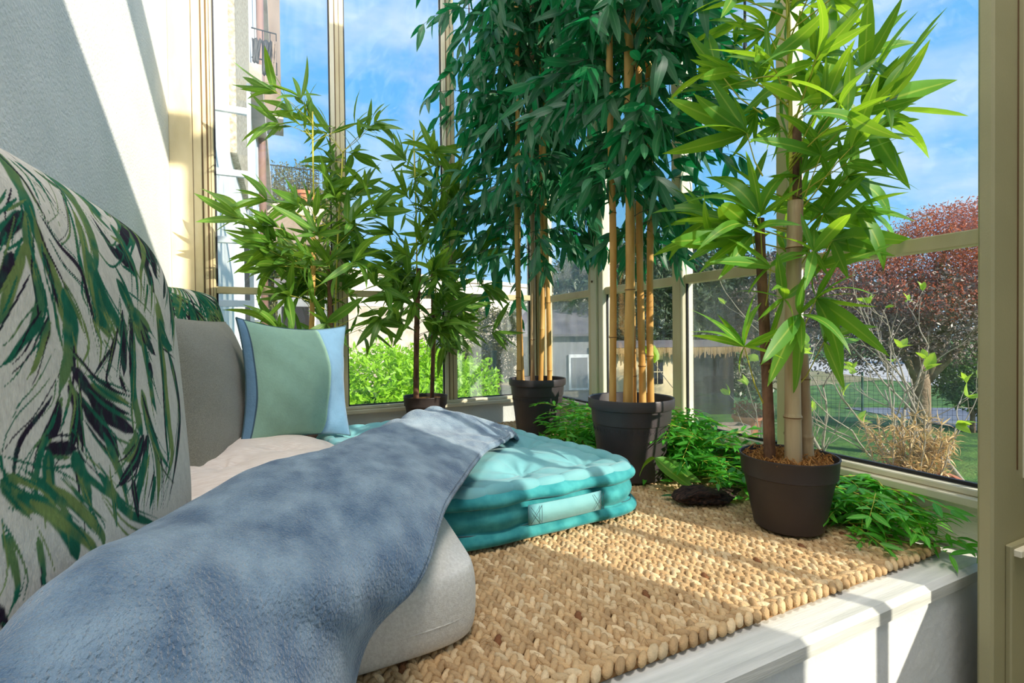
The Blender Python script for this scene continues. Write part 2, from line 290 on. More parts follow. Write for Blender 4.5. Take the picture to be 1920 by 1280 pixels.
# traced frond print of the large cushion: colour, then x, y, width along each leaflet (metres on the cloth)
PALM = [["G",-0.1338,0.2182,0.0222,-0.1434,0.198,0.0155,-0.1438,0.1852,0.0142,-0.1495,0.1676,0.0141,-0.1525,0.1523,0.0128],["G",-0.1233,0.2184,0.0053,-0.1183,0.2097,0.004,-0.1227,0.1958,0.0027,-0.127,0.1837,0.0027],["G",-0.1127,0.2195,0.0081,-0.1021,0.2125,0.0069,-0.1039,0.1961,0.0027,-0.1,0.1842,0.0014],["O",-0.0798,0.2231,0.0085,-0.0686,0.2187,0.0086,-0.0558,0.2148,0.0058,-0.0746,0.1966,0.0028,-0.0962,0.1696,0.0028,-0.1197,0.156,0.0013],["G",-0.0203,0.2337,0.0208,-0.0427,0.2158,0.022,-0.0457,0.2014,0.0191,-0.0488,0.1848,0.0191,-0.055,0.1599,0.019,-0.0639,0.1428,0.0189],["O",-0.0647,0.194,0.0144,-0.0722,0.1699,0.0143,-0.0812,0.1372,0.0157,-0.0771,0.1182,0.0172,-0.0773,0.102,0.0201,-0.057,0.0842,0.0236],["G",0.0053,0.2337,0.0061,0.0129,0.2252,0.033,0.0008,0.2076,0.0137,0.022,0.1934,0.009],["G",0.0203,0.233,0.0045,0.0541,0.2327,0.0058,0.0962,0.2294,0.0164,0.0923,0.2206,0.05],["D",0.0852,0.2309,0.0111,0.1125,0.2254,0.0441,0.0502,0.1923,0.0175,0.0054,0.1693,0.0138,-0.0145,0.1831,0.0137,-0.022,0.2024,0.015],["D",0.0069,0.1713,0.0291,0.0402,0.1651,0.0193,0.0328,0.1505,0.0075],["D",0.1269,0.2287,0.0079,0.1428,0.2172,0.05,0.0973,0.1804,0.0288,0.095,0.1574,0.0292,0.0967,0.1382,0.0334],["D",0.1399,0.2269,0.0064,0.1736,0.2154,0.0326,0.1273,0.1701,0.0171,0.1315,0.162,0.0171],["G",0.0325,0.1997,0.0237,0.034,0.1896,0.0208,0.0416,0.1751,0.0163,0.0447,0.1547,0.0104,0.0254,0.1127,0.0076],["G",0.1686,0.2217,0.0036,0.1915,0.206,0.0012,0.1567,0.1783,0.0175],["G",0.1782,0.2184,0.0025,0.1965,0.1973,0.0019,0.2011,0.1673,0.0018,0.1782,0.1169,0.0405,0.1501,0.0811,0.0206],["D",0.1995,0.1799,0.0023,0.1348,0.1344,0.0158],["G",-0.1879,0.1535,0.0059,-0.1721,0.1621,0.0098,-0.1544,0.1735,0.0127],["D",-0.1569,0.1714,0.0114,-0.1796,0.1537,0.0084,-0.1905,0.1441,0.0082],["O",-0.1676,0.1477,0.0111,-0.1865,0.1202,0.0107,-0.2023,0.0935,0.0103],["D",-0.1812,0.14,0.0108,-0.1923,0.1234,0.0082,-0.1983,0.1154,0.0069],["O",-0.1531,0.1725,0.0114,-0.1626,0.1478,0.0113,-0.1607,0.1273,0.0114,-0.161,0.1127,0.0114,-0.1726,0.0951,0.0111,-0.1837,0.0855,0.0096],["O",-0.1443,0.1707,0.0117,-0.1462,0.146,0.0129,-0.1389,0.1254,0.0157,-0.1327,0.1038,0.0199,-0.1249,0.0849,0.0257],["D",-0.1462,0.146,0.0078,-0.1429,0.1198,0.0052,-0.1405,0.1084,0.004],["G",-0.1284,0.12,0.0174,-0.1246,0.1039,0.0202,-0.1249,0.0837,0.0243],["D",-0.1338,0.1749,0.004,-0.121,0.157,0.0041,-0.0953,0.1414,0.007,-0.09,0.117,0.0071,-0.0831,0.0937,0.0086],["G",-0.0724,0.1576,0.023,-0.0669,0.1351,0.0218,-0.0657,0.1068,0.0219,-0.054,0.0866,0.0208],["G",-0.0639,0.1428,0.016,-0.0568,0.1229,0.0162,-0.0315,0.0963,0.0182,-0.024,0.083,0.0153],["G",-0.0162,0.1398,0.0214,0.0054,0.1185,0.0232,0.0209,0.0915,0.023,0.0316,0.0818,0.0258],["G",0.007,0.1128,0.0186,0.0405,0.1034,0.015,0.0658,0.0902,0.0102],["D",0.0285,0.0975,0.0243,0.0481,0.0854,0.0209],["O",0.0997,0.1226,0.0278,0.1113,0.0814,0.0262],["D",-0.0178,0.1116,0.0077,-0.024,0.083,0.0076],["D",-0.0008,0.1034,0.0093,-0.0008,0.0818,0.0078],["G",0.0797,0.147,0.0071,0.045,0.1115,0.006],["G",0.1019,0.1583,0.0069,0.07,0.1125,0.0058],["G",-0.1625,0.0988,0.0126,-0.1825,0.0855,0.0072,-0.1957,0.0745,0.0047,-0.2062,0.0683,0.0023],["O",-0.155,0.0965,0.0128,-0.1666,0.0809,0.0075,-0.1767,0.0674,0.0049,-0.1853,0.0599,0.0024],["G",-0.1261,0.0992,0.0256,-0.1303,0.0825,0.0214,-0.1385,0.0665,0.0159,-0.1464,0.0577,0.013,-0.1556,0.0438,0.009],["O",-0.1056,0.1006,0.0055,-0.1016,0.079,0.0042,-0.1211,0.0629,0.0027],["O",-0.0873,0.1007,0.0057,-0.0775,0.0816,0.0043,-0.0919,0.053,0.0014],["D",-0.0686,0.0985,0.0044,-0.0511,0.0817,0.0045,-0.0819,0.0643,0.0043,-0.106,0.0517,0.0014],["G",-0.0715,0.1008,0.016,-0.057,0.0866,0.0044],["O",-0.1102,0.0478,0.0125,-0.0719,0.0364,0.0102,-0.024,0.0221,0.0077],["D",-0.1319,0.0628,0.0147,-0.1184,0.0516,0.015,-0.1005,0.0376,0.0126,-0.0675,0.0233,0.0132,-0.0302,0.0141,0.0122],["D",-0.1116,0.0401,0.0152,-0.0878,0.0233,0.0143,-0.0513,0.0074,0.0149,-0.0117,-0.0088,0.0124],["D",-0.1226,0.0349,0.0149,-0.102,0.0154,0.0154,-0.0763,-0.0047,0.016,-0.0661,-0.0194,0.0161],["G",-0.0921,0.006,0.0114,-0.0734,-0.0207,0.0116,-0.0646,-0.0377,0.0118,-0.0556,-0.0694,0.0104],["D",-0.1399,0.0502,0.0119,-0.1321,0.0323,0.0161,-0.148,0.002,0.0183],["G",-0.1518,0.0425,0.0116,-0.1672,0.0257,0.0088,-0.1808,0.0113,0.0073,-0.1881,-0.006,0.006,-0.1892,-0.0204,0.006],["D",-0.1556,0.0399,0.0103,-0.1608,0.0257,0.0102,-0.1722,0.0179,0.0099],["D",-0.1747,0.0126,0.0099,-0.1388,0.0047,0.0133],["G",-0.1734,0.0086,0.0149,-0.1759,-0.0113,0.0136,-0.1734,-0.0309,0.0124],["G",-0.1441,0.0007,0.0184,-0.1348,-0.0179,0.0173,-0.1266,-0.0465,0.0162],["G",-0.1362,0.0007,0.012,-0.1321,-0.0153,0.008,-0.1089,-0.0337,0.007,-0.0776,-0.0581,0.0029],["D",-0.162,0.0463,0.0025,-0.1746,0.0373,0.0037,-0.1916,0.0269,0.0047,-0.201,0.0152,0.0046,-0.2056,-0.002,0.0068],["D",-0.1516,0.0602,0.0013,-0.1807,0.0372,0.0012,-0.1998,0.0269,0.0012,-0.2101,0.0191,0.0006],["D",-0.1239,0.049,0.0068,-0.1294,0.0206,0.0067,-0.1308,-0.002,0.0067],["O",-0.2112,0.006,0.0056,-0.194,-0.0046,0.0059,-0.1672,-0.0192,0.0075,-0.14,-0.0413,0.0079],["O",-0.2124,0.002,0.0111,-0.2021,-0.0125,0.0127,-0.1904,-0.0243,0.0155],["D",-0.0178,0.1022,0.02,-0.027,0.0744,0.0183,-0.0347,0.0493,0.0152],["G",0.0039,0.1034,0.0217,-0.007,0.0595,0.0202,-0.0133,0.0299,0.0171,-0.0055,-0.0007,0.0187,-0.0008,-0.0154,0.0172],["D",-0.0361,0.0939,0.009,-0.063,0.0644,0.0073,-0.0747,0.0492,0.0043,-0.0572,0.0364,0.0059],["D",-0.0452,0.0506,0.0075,-0.0317,0.0325,0.0046],["D",0.0039,0.1034,0.0109,-0.0194,0.0481,0.0108],["G",0.027,0.1046,0.0213,0.0347,0.0645,0.0166,0.0423,0.0234,0.0135,0.0513,0.0007,0.0075],["D",0.03,0.0915,0.0197,0.0689,0.0656,0.0102],["D",0.0437,0.0557,0.015,0.0483,0.0429,0.0119],["O",0.0915,0.1066,0.024,0.0934,0.053,0.0241,0.0921,0.018,0.0213,0.0921,-0.018,0.0213,0.0919,-0.053,0.0184,0.0526,-0.0781,0.0163],["D",0.121,0.0703,0.0149,0.144,0.0323,0.0184,0.1493,-0.0113,0.0156,0.1115,-0.0579,0.011,0.0643,-0.0985,0.0088],["G",0.0988,0.0851,0.0196,0.145,0.0701,0.0131],["O",0.0101,0.0299,0.0218,0.0164,0.0074,0.0185,0.0347,-0.0325,0.0182,0.0347,-0.0645,0.0167,0.0193,-0.0963,0.0153],["G",-0.0164,-0.0101,0.017,-0.0393,-0.0167,0.0106,-0.0587,-0.0181,0.0059],["O",-0.0133,-0.0141,0.0155,-0.0302,-0.026,0.0091,-0.0572,-0.026,0.003],["D",0.0008,-0.0141,0.0187,-0.0225,-0.0299,0.0154,-0.0572,-0.039,0.0119,-0.0791,-0.0428,0.0072],["D",0.0133,-0.0168,0.0201,-0.007,-0.0378,0.0109,-0.0407,-0.062,0.0045],["G",0.0039,-0.0326,0.0187,-0.0286,-0.062,0.0122,-0.0376,-0.0781,0.0076],["G",0.0225,-0.0061,0.0092,0.0512,-0.0442,0.0074,0.0804,-0.0681,0.0057],["G",0.024,-0.062,0.0138,-0.0039,-0.0879,0.0062],["G",-0.2156,-0.0281,0.0066,-0.211,-0.0484,0.0067,-0.2107,-0.0646,0.0045,-0.2193,-0.0766,0.0022],["G",-0.2022,-0.0099,0.0115,-0.1771,-0.0296,0.0136,-0.1568,-0.0589,0.0154,-0.154,-0.0737,0.0155],["O",-0.194,-0.0165,0.0094,-0.1425,-0.0615,0.0106,-0.1209,-0.0825,0.0082],["G",-0.1915,-0.041,0.0071,-0.1901,-0.0586,0.006,-0.191,-0.0758,0.0036],["O",-0.1634,-0.0192,0.0102,-0.1169,-0.0666,0.0096,-0.1154,-0.0802,0.0055],["D",-0.2227,-0.0669,0.0054,-0.2191,-0.0861,0.0055],["G",-0.1075,-0.0233,0.0125,-0.0615,-0.0694,0.0103,0.0239,-0.1127,0.0091],["D",-0.0407,-0.0468,0.0151,-0.0346,-0.0867,0.0106],["G",-0.0878,-0.0338,0.01,-0.0861,-0.0755,0.0072]]
# leaves of the front bamboo: base and tip in metres
FRONT = [[0.936,0.516,0.765,0.996,0.435,0.884],[0.936,0.516,0.765,0.969,0.47,0.913],[0.936,0.516,0.765,1.126,0.476,0.836],[0.936,0.516,0.765,1.122,0.445,0.761],[0.936,0.516,0.765,0.964,0.449,0.753],[0.936,0.516,0.765,0.978,0.494,0.89],[0.936,0.516,0.765,1.011,0.484,0.846],[0.926,0.497,0.725,0.934,0.449,0.616],[0.926,0.497,0.725,1.064,0.472,0.724],[0.926,0.497,0.725,0.93,0.445,0.651],[0.926,0.497,0.725,0.938,0.48,0.636],[0.831,0.533,0.841,0.915,0.503,0.942],[0.831,0.533,0.841,0.913,0.49,0.839],[0.831,0.533,0.841,0.869,0.534,0.943],[0.831,0.533,0.841,0.902,0.538,0.784],[0.831,0.533,0.841,0.872,0.587,0.964],[0.831,0.533,0.841,0.883,0.484,0.887],[0.831,0.533,0.841,0.862,0.546,0.871],[0.837,0.495,0.751,0.804,0.546,0.849],[0.837,0.495,0.751,0.749,0.513,0.747],[0.837,0.495,0.751,0.794,0.45,0.787],[0.837,0.495,0.751,0.894,0.543,0.759],[0.837,0.495,0.751,0.781,0.499,0.793],[0.828,0.521,0.67,0.71,0.556,0.695],[0.828,0.521,0.67,0.831,0.582,0.691],[0.828,0.521,0.67,0.796,0.555,0.755],[0.828,0.521,0.67,0.88,0.499,0.715],[0.828,0.521,0.67,0.886,0.538,0.628],[0.911,0.526,0.646,0.961,0.44,0.621],[0.911,0.526,0.646,0.982,0.527,0.617],[0.911,0.526,0.646,0.942,0.499,0.67],[0.911,0.526,0.646,0.949,0.454,0.603],[0.911,0.526,0.646,1.026,0.499,0.585],[0.94,0.533,0.595,1.098,0.526,0.549],[0.94,0.533,0.595,1.002,0.467,0.568],[0.94,0.533,0.595,1.017,0.521,0.575],[0.94,0.533,0.595,0.979,0.49,0.489],[0.94,0.533,0.595,0.996,0.546,0.513],[0.861,0.537,0.578,0.979,0.519,0.585],[0.861,0.537,0.578,0.859,0.504,0.633],[0.861,0.537,0.578,0.869,0.586,0.531],[0.861,0.537,0.578,0.934,0.53,0.516],[0.861,0.537,0.578,0.902,0.548,0.488],[0.751,0.578,0.572,0.714,0.648,0.677],[0.751,0.578,0.572,0.732,0.584,0.682],[0.751,0.578,0.572,0.833,0.583,0.683],[0.751,0.578,0.572,0.732,0.647,0.591],[0.751,0.578,0.572,0.769,0.518,0.608],[0.751,0.578,0.572,0.677,0.67,0.64],[0.755,0.598,0.544,0.645,0.639,0.534],[0.755,0.598,0.544,0.67,0.639,0.484],[0.755,0.598,0.544,0.669,0.592,0.464],[0.755,0.598,0.544,0.663,0.676,0.591],[0.755,0.598,0.544,0.593,0.649,0.527],[0.755,0.598,0.544,0.76,0.654,0.515],[0.767,0.617,0.733,0.661,0.641,0.79],[0.767,0.617,0.733,0.644,0.689,0.7],[0.767,0.617,0.733,0.635,0.671,0.793],[0.767,0.617,0.733,0.723,0.661,0.845],[0.767,0.617,0.733,0.703,0.609,0.728],[0.767,0.617,0.733,0.634,0.639,0.737],[0.753,0.67,0.871,0.763,0.707,0.976],[0.753,0.67,0.871,0.692,0.739,0.84],[0.753,0.67,0.871,0.793,0.667,0.909],[0.753,0.67,0.871,0.84,0.694,0.871],[0.753,0.67,0.871,0.686,0.664,0.854],[0.823,0.615,0.929,0.803,0.681,0.961],[0.823,0.615,0.929,0.75,0.608,0.944],[0.823,0.615,0.929,0.853,0.673,0.895],[0.823,0.615,0.929,0.769,0.664,0.963],[0.823,0.615,0.929,0.869,0.616,1.021],[0.84,0.585,0.955,0.867,0.648,1.062],[0.84,0.585,0.955,0.9,0.605,1.064],[0.84,0.585,0.955,0.933,0.59,1.044],[0.84,0.585,0.955,0.772,0.558,0.865],[0.84,0.585,0.955,0.863,0.561,0.899],[0.861,0.531,0.955,0.851,0.482,0.973],[0.861,0.531,0.955,0.881,0.483,0.904],[0.861,0.531,0.955,0.835,0.507,0.844],[0.861,0.531,0.955,0.904,0.567,0.883],[0.766,0.569,0.484,0.643,0.579,0.492],[0.766,0.569,0.484,0.709,0.572,0.441],[0.766,0.569,0.484,0.753,0.58,0.476],[0.766,0.569,0.484,0.861,0.581,0.52],[0.766,0.569,0.484,0.772,0.639,0.494],[0.767,0.546,0.427,0.726,0.601,0.449],[0.767,0.546,0.427,0.697,0.543,0.39],[0.767,0.546,0.427,0.751,0.564,0.346],[0.767,0.546,0.427,0.84,0.547,0.466],[0.767,0.546,0.427,0.74,0.499,0.355],[0.688,0.56,0.347,0.633,0.618,0.418],[0.688,0.56,0.347,0.609,0.584,0.383],[0.688,0.56,0.347,0.665,0.59,0.401],[0.688,0.56,0.347,0.7,0.584,0.301],[0.688,0.56,0.347,0.729,0.572,0.423],[0.688,0.56,0.347,0.618,0.602,0.37],[0.688,0.56,0.347,0.735,0.552,0.355],[0.797,0.51,0.425,0.864,0.439,0.337],[0.797,0.51,0.425,0.889,0.471,0.406],[0.797,0.51,0.425,0.807,0.458,0.463],[0.797,0.51,0.425,0.835,0.495,0.425],[0.797,0.51,0.425,0.799,0.521,0.497],[0.797,0.51,0.425,0.857,0.526,0.353],[0.797,0.51,0.425,0.833,0.481,0.302],[0.772,0.521,0.399,0.664,0.508,0.324],[0.772,0.521,0.399,0.73,0.549,0.284],[0.772,0.521,0.399,0.743,0.497,0.338],[0.772,0.521,0.399,0.802,0.545,0.26],[0.772,0.521,0.399,0.723,0.533,0.355],[0.848,0.529,0.353,0.869,0.506,0.271],[0.848,0.529,0.353,0.965,0.538,0.352],[0.848,0.529,0.353,0.884,0.502,0.307],[0.848,0.529,0.353,0.912,0.483,0.389],[0.848,0.529,0.353,0.854,0.51,0.39],[0.794,0.512,0.504,0.813,0.507,0.54],[0.794,0.512,0.504,0.734,0.487,0.438],[0.794,0.512,0.504,0.808,0.517,0.453],[0.794,0.512,0.504,0.901,0.529,0.542],[0.794,0.512,0.504,0.788,0.531,0.57],[0.863,0.524,0.529,0.926,0.535,0.468],[0.863,0.524,0.529,1.045,0.509,0.545],[0.863,0.524,0.529,0.985,0.522,0.518],[0.863,0.524,0.529,0.936,0.531,0.565],[0.834,0.562,0.647,0.857,0.603,0.752],[0.834,0.562,0.647,0.833,0.613,0.593],[0.834,0.562,0.647,0.825,0.537,0.694],[0.834,0.562,0.647,0.785,0.588,0.649],[0.838,0.585,0.829,0.795,0.589,0.907],[0.838,0.585,0.829,0.753,0.595,0.778],[0.838,0.585,0.829,0.833,0.602,0.738],[0.838,0.585,0.829,0.778,0.593,0.848],[0.838,0.585,0.829,0.893,0.581,0.759]]
# ------------------------------------------------------------ palette
M = {}
M['plaster'] = mat('white_plaster', srgb(222, 224, 220), srgb(236, 236, 232), 6, .85, bump=.0012, bscale=160)
M['rough_plaster'] = mat('rough_plaster', srgb(238, 232, 216), srgb(246, 242, 230), 8, .9, bump=.006, bscale=55, stretch=(1, 1, 1.8))
M['plinth'] = mat('painted_plinth', srgb(214, 216, 214), srgb(232, 232, 230), 5, .7, bump=.0015, bscale=60)
M['topboard'] = mat('whitewashed_board', srgb(196, 196, 188), srgb(226, 224, 216), 4, .6, bump=.0004, bscale=30, stretch=(1, 14, 14))
M['cream'] = mat('cream_painted_metal', srgb(212, 194, 150), srgb(228, 213, 174), 5, .42, bump=.0003, bscale=120, stretch=(3, 3, 1))
M['cream2'] = mat('pale_painted_metal', srgb(226, 216, 186), srgb(234, 226, 202), 7, .42)
M['olive'] = mat('beige_painted_door', srgb(156, 149, 112), srgb(170, 162, 124), 4, .5, bump=.0002, bscale=300)
M['gasket'] = mat('black_rubber', srgb(38, 36, 40), rough=.5)
M['groove'] = mat('brown_seal', srgb(104, 78, 48), rough=.7)
M['glass'] = glass_mat('window_glass', .05)
M['dglass'] = glass_mat('dusty_glass', .26)
M['floor'] = mat('stone_floor', srgb(150, 146, 138), srgb(172, 168, 160), 3, .6)
XL, XR, YB, YF, ZT = -.326, 1.03, 1.90, .372, 2.35

# ------------------------------------------------------------ room shell
struct(MB().box((XL-.25, -.75, -.46), (XL, YB+.1, ZT)).go('wall_left', M['plaster']))
struct(MB().box((XL-.25, -.75, -.52), (XR+.2, YB+.2, -.46)).go('floor', M['floor']))
struct(MB().box((XL, -.75, -.46), (1.0, -.6, 1.83)).go('wall_rear', M['plaster']))
struct(MB().box((XL, -.66, 2.29), (XR, -.6, 2.43)).go('trim_1', M['cream']))
b = MB().box((XL, YF+.003, -.46), (XR, YB, -.012))
o = struct(b.go('bench_plinth', M['plinth'])); o['label'] = 'white plastered bench that fills the window bay'
ob = MB().box((XL, YF, -.03), (XR, YB, 0), .007).go('top_board', M['topboard'], o)
# rounded plaster shoulder where the bench meets the right wall
v = []; f = []
for i in range(13):
    for j in range(9):
        t = i/12; z = -.46+.445*t; a = j/8*PI/2
        bul = .05*(1-max(0, (t-.8)/.2)**2)+.008
        v.append((XR-.085+.085*math.sin(a), YF+.014-bul*(1-math.cos(a)), z-.01*(1-math.cos(a))*t))
for i in range(12):
    for j in range(8): k = i*9+j; f.append((k, k+1, k+10, k+9))
struct(link('trim_2', v, f, M['plinth']))
# low walls under the windows
def lowwall(name, fx, nu, nv, L, m):
    v = []; f = []
    for i in range(nu+1):
        for j in range(nv+1): v.append(fx(i/nu, j/nv))
    for i in range(nu):
        for j in range(nv): k = i*(nv+1)+j; f.append((k, k+1, k+nv+2, k+nv+1))
    return struct(link(name, v, f, m))
lowwall('wall_right', lambda s, t: (XR+.012+.016*math.sin(t*PI)*.3-.012*(1-t)**3+.0015*math.sin(s*40+t*9), YF+s*(YB-YF), t*.088), 60, 10, 0, M['rough_plaster'])
struct(MB().box((XR+.02, YF-.0, -.9), (XR+.034, YB+.034, .083)).go('wall_right_base', M['rough_plaster']))
struct(MB().box((XR+.03, -.75, -.9), (XR+.2, YF, -.01)).go('wall_right_front', M['rough_plaster']))
struct(MB().box((XL, YB+.004, -.9), (XR+.02, YB+.034, .083)).go('wall_back', M['plaster']))

# ------------------------------------------------------------ windows (all painted metal, panes one by one)
def prof_bar(mb, a, b, axis, steps):
    """a stepped metal section: boxes (lo, hi, depth) nested"""
    mb.box(a, b, .002)
w1 = struct(thing('window_1', 'cream metal framed window wall at the back of the bay', 'window')); del w1['category']
w2 = struct(thing('window_2', 'cream metal framed window wall along the right side', 'window')); del w2['category']
def post_back(x0, x1, name='mullion', grooves=(), m='cream'):
    o = MB().box((x0, YB-.012, .085), (x1, YB+.03, ZT), .002).go(name, M[m], w1)
    for g0, g1 in grooves: MB().box((g0, YB-.014, .1), (g1, YB-.009, ZT-.01)).go('groove', M['groove'], o)
    return o
# corner post at the left: wide flat + stepped section
o = MB().box((XL, YB-.02, .0), (-.237, YB+.05, ZT), .002).go('corner_post', M['cream'], w1)
MB().box((-.262, YB-.0215, .02), (-.2605, YB-.018, ZT-.01)).go('groove', M['groove'], o)
post_back(-.235, -.222, 'frame_strip', ((-.2365, -.2340),)); post_back(-.220, -.204, 'frame_strip', ((-.2225, -.2195), (-.212, -.2108)))
post_back(.166, .182, m='cream2'); post_back(.182, .214, grooves=((.1965, .198), (.181, .183)))
post_back(.590, .606, m='cream2'); post_back(.607, .640, grooves=((.6055, .6075), (.622, .6235)))
post_back(.985, 1.008, 'frame_strip', m='cream2'); post_back(1.010, 1.062, 'corner_post', ((1.008, 1.011),))
for nm, z0, z1, dy in (('sill_rail', .083, .098, .034), ('sill_rail', .0985, .110, .018)):
    MB().box((-.236, YB-dy, z0), (XR+.02, YB+.03, z1), .002).go(nm, M['cream2'], w1)
MB().box((-.236, YB-.01, ZT-.06), (XR, YB+.03, ZT), .002).go('head_rail', M['cream'], w1)
back_panes = ((-.204, .166), (.214, .590), (.640, .985))
for i, (x0, x1) in enumerate(back_panes):
    MB().box((x0, YB-.006, .522), (x1, YB+.024, .545), .0015).go('glazing_bar', M['cream'], w1)
    for z0, z1 in ((.110, .522), (.545, ZT-.06)):
        MB().box((x0, YB+.008, z0), (x1, YB+.012, z1)).go('glass_pane', M['dglass' if (i == 2 and z0 < .3) else 'glass'], w1)
    g = MB().box((x0, YB+.002, .110), (x1, YB+.008, .1145)).box((x0, YB+.002, .11), (x0+.005, YB+.008, ZT-.06)).box((x1-.005, YB+.002, .11), (x1, YB+.008, ZT-.06)).go('gasket', M['gasket'], w1)
def post_right(y0, y1, name='mullion', m='cream', dx=.0):
    return MB().box((XR-.010-dx, y0, .085), (XR+.03, y1, ZT), .002).go(name, M[m], w2)
post_right(1.405, 1.432, 'frame_strip', 'cream2', .004); post_right(1.436, 1.470, 'mullion', 'cream2', .012)
o = post_right(1.474, 1.502, 'mullion', 'cream'); 
for z in (.152, .56): MB().lathe([(0, 0), (.004, 0), (.004, .003), (0, .003)], 10).go('screw', M['groove'], o, loc=(XR-.0235, 1.455, z)).rotation_euler = (0, -PI/2, 0)
post_right(1.031, 1.040, 'frame_strip', 'cream2', .002); post_right(1.041, 1.074, 'mullion', 'cream')
post_right(.706, .716, 'frame_strip', 'cream2', .002); post_right(.717, .745, 'mullion', 'cream')
post_right(1.835, 1.90, 'corner_post', 'cream')
for z0, z1, dx in ((.083, .098, .030), (.0985, .110, .016)): MB().box((XR-dx, .372, z0), (XR+.03, YB, z1), .002).go('sill_rail', M['cream2'], w2)
MB().box((XR-.01, -.6, ZT-.06), (XR+.03, YB, ZT), .002).go('head_rail', M['cream'], w2)
for i, (y0, y1) in enumerate(((.380, .706), (.745, 1.031), (1.074, 1.405), (1.502, 1.835))):
    MB().box((XR-.004, y0, .511), (XR+.026, y1, .536), .0015).go('glazing_bar', M['cream'], w2)
    for z0, z1 in ((.110, .511), (.536, ZT-.06)):
        MB().box((XR+.008, y0, z0), (XR+.012, y1, z1)).go('glass_pane', M['dglass' if (z0 < .3 and i in (1, 3)) else 'glass'], w2)
    MB().box((XR+.001, y0, .110), (XR+.008, y1, .1165)).box((XR+.002, y0, .11), (XR+.008, y0+.004, .511)).box((XR+.002, y1-.004, .11), (XR+.008, y1, .511)).go('gasket', M['gasket'], w2)
# door standing at the right of the bench
d1 = struct(thing('door_1', 'beige painted metal door frame at the right edge', 'door')); del d1['category']
DX = .985
MB().box((.897, .325, -.46), (XR+.0, .343, ZT), .003).go('door_leaf', M['olive'], d1)
MB().box((XR-.004, .012, -.46), (XR+.02, .322, ZT), .002).go('door_stile', M['olive'], d1)
MB().box((.9675, .3235, .165), (.9690, .326, ZT)).go('groove', M['groove'], d1)
o = MB().box((.933, .318, -.45), (XR-.005, .326, .062), .002).go('kick_panel', M['olive'], d1)
MB().box((.940, .310, .046), (XR-.01, .319, .056), .001).go('handle_strip', M['cream2'], o)
MB().box((.988, .319, .15), (1.0, .326, 2.2), .001).go('glazing_bead', M['cream2'], d1)
MB().box((XR-.004, -.6, -.0), (XR+.02, .012, .165), .002).go('bottom_rail', M['olive'], d1)
MB().box((XR-.004, -.235, .165), (XR+.016, -.215, ZT), .001).go('glazing_bar', M['olive'], d1)
MB().box((XR-.02, -.62, -.0), (XR+.04, -.6, ZT), .001).go('door_jamb', M['olive'], d1)
MB().box((XR+.006, -.6, .165), (XR+.01, .012, ZT-.06)).go('glass_pane', M['glass'], d1)

# ------------------------------------------------------------ jute rug: every braid its own row
M['jute'] = mat('jute', srgb(206, 168, 112), srgb(150, 110, 66), 160, .85, bump=.0012, bscale=500, attr='print', lo=.72, hi=1.18, stretch=(1, 1, 1))
RX0, RX1, RY0, RY1, PW = -.30, .975, .418, 1.80, .0185
def lump(c, ang, L, w, h, seg=7, ring=5):
    v = []; f = []; ca, sa = math.cos(ang), math.sin(ang)
    for i in range(1, ring):
        p = i/ring*PI
        for j in range(seg):
            t = 2*PI*j/seg; x = math.cos(p)*L/2; rr_ = math.sin(p)**.8; y = math.cos(t)*rr_*w/2; z = math.sin(t)*rr_*h/2
            v.append((c[0]+x*ca-y*sa, c[1]+x*sa+y*ca, c[2]+z+.0012*math.cos(p)))
    n = len(v); v += [(c[0]+L/2*ca, c[1]+L/2*sa, c[2]-.001), (c[0]-L/2*ca, c[1]-L/2*sa, c[2]-.002)]
    for i in range(ring-2):
        for j in range(seg): f.append((i*seg+j, i*seg+(j+1) % seg, (i+1)*seg+(j+1) % seg, (i+1)*seg+j))
    for j in range(seg): f.append((n, (j+1) % seg, j)); f.append((n+1, (ring-2)*seg+j, (ring-2)*seg+(j+1) % seg))
    return v, f
def braid_mesh(length, seed, pw=PW, big=1):
    r = random.Random(seed); mb = MB(); cols = []; y = 0; k = 0
    tones = [(.60, .40, .20), (.68, .48, .26), (.50, .32, .155), (.74, .55, .32), (.57, .37, .18)]
    while y < length:
        s = 1 if k % 2 else -1; vv, ff = lump((s*pw*.235+r.uniform(-.0008, .0008), y, .0095+r.uniform(-.001, .0018)), PI/2+s*r.uniform(.50, .72), r.uniform(.0185, .0225)*big, r.uniform(.0092, .0112)*big, r.uniform(.010, .0125)*big)
        mb.add(vv, ff); c = r.choice(tones); q = r.uniform(.85, 1.15); c = tuple(a*q for a in c)
        if r.random() < .007: c = (.22, .085, .03)
        cols += [c]*len(vv); y += .0067*big; k += 1
    return mb, cols
rug = thing('jute_rug', 'braided natural jute rug lying on the white bench top', 'rug', (0, 0, .0))
vars_ = []
for s in range(6):
    mb, cols = braid_mesh(RY1-RY0-.02, s); o = mb.go('braid', M['jute'], rug, True, colors=cols); vars_.append(o.data); bpy.data.objects.remove(o)
nrow = int((RX1-RX0)/PW)
for i in range(nrow):
    o = bpy.data.objects.new('braid', vars_[(i*5) % 6]); COL.objects.link(o); o.parent = rug; o.location = (RX0+(i+.5)*PW, RY0+.022+random.uniform(-.003, .003), 0)
for j in range(1):
    mb, cols = braid_mesh(RX1-RX0+.01, 20+j, .0215, 1.15); o = mb.go('edge_braid', M['jute'], rug, True, colors=cols); o.rotation_euler = (0, 0, -PI/2); o.location = (RX0, RY0+.010, .0)
M['jute_back'] = mat('jute_backing', srgb(150, 112, 70), rough=.95)
MB().box((RX0, RY0+.004, .0), (RX1, RY1, .007), .001).go('backing', M['jute_back'], rug)
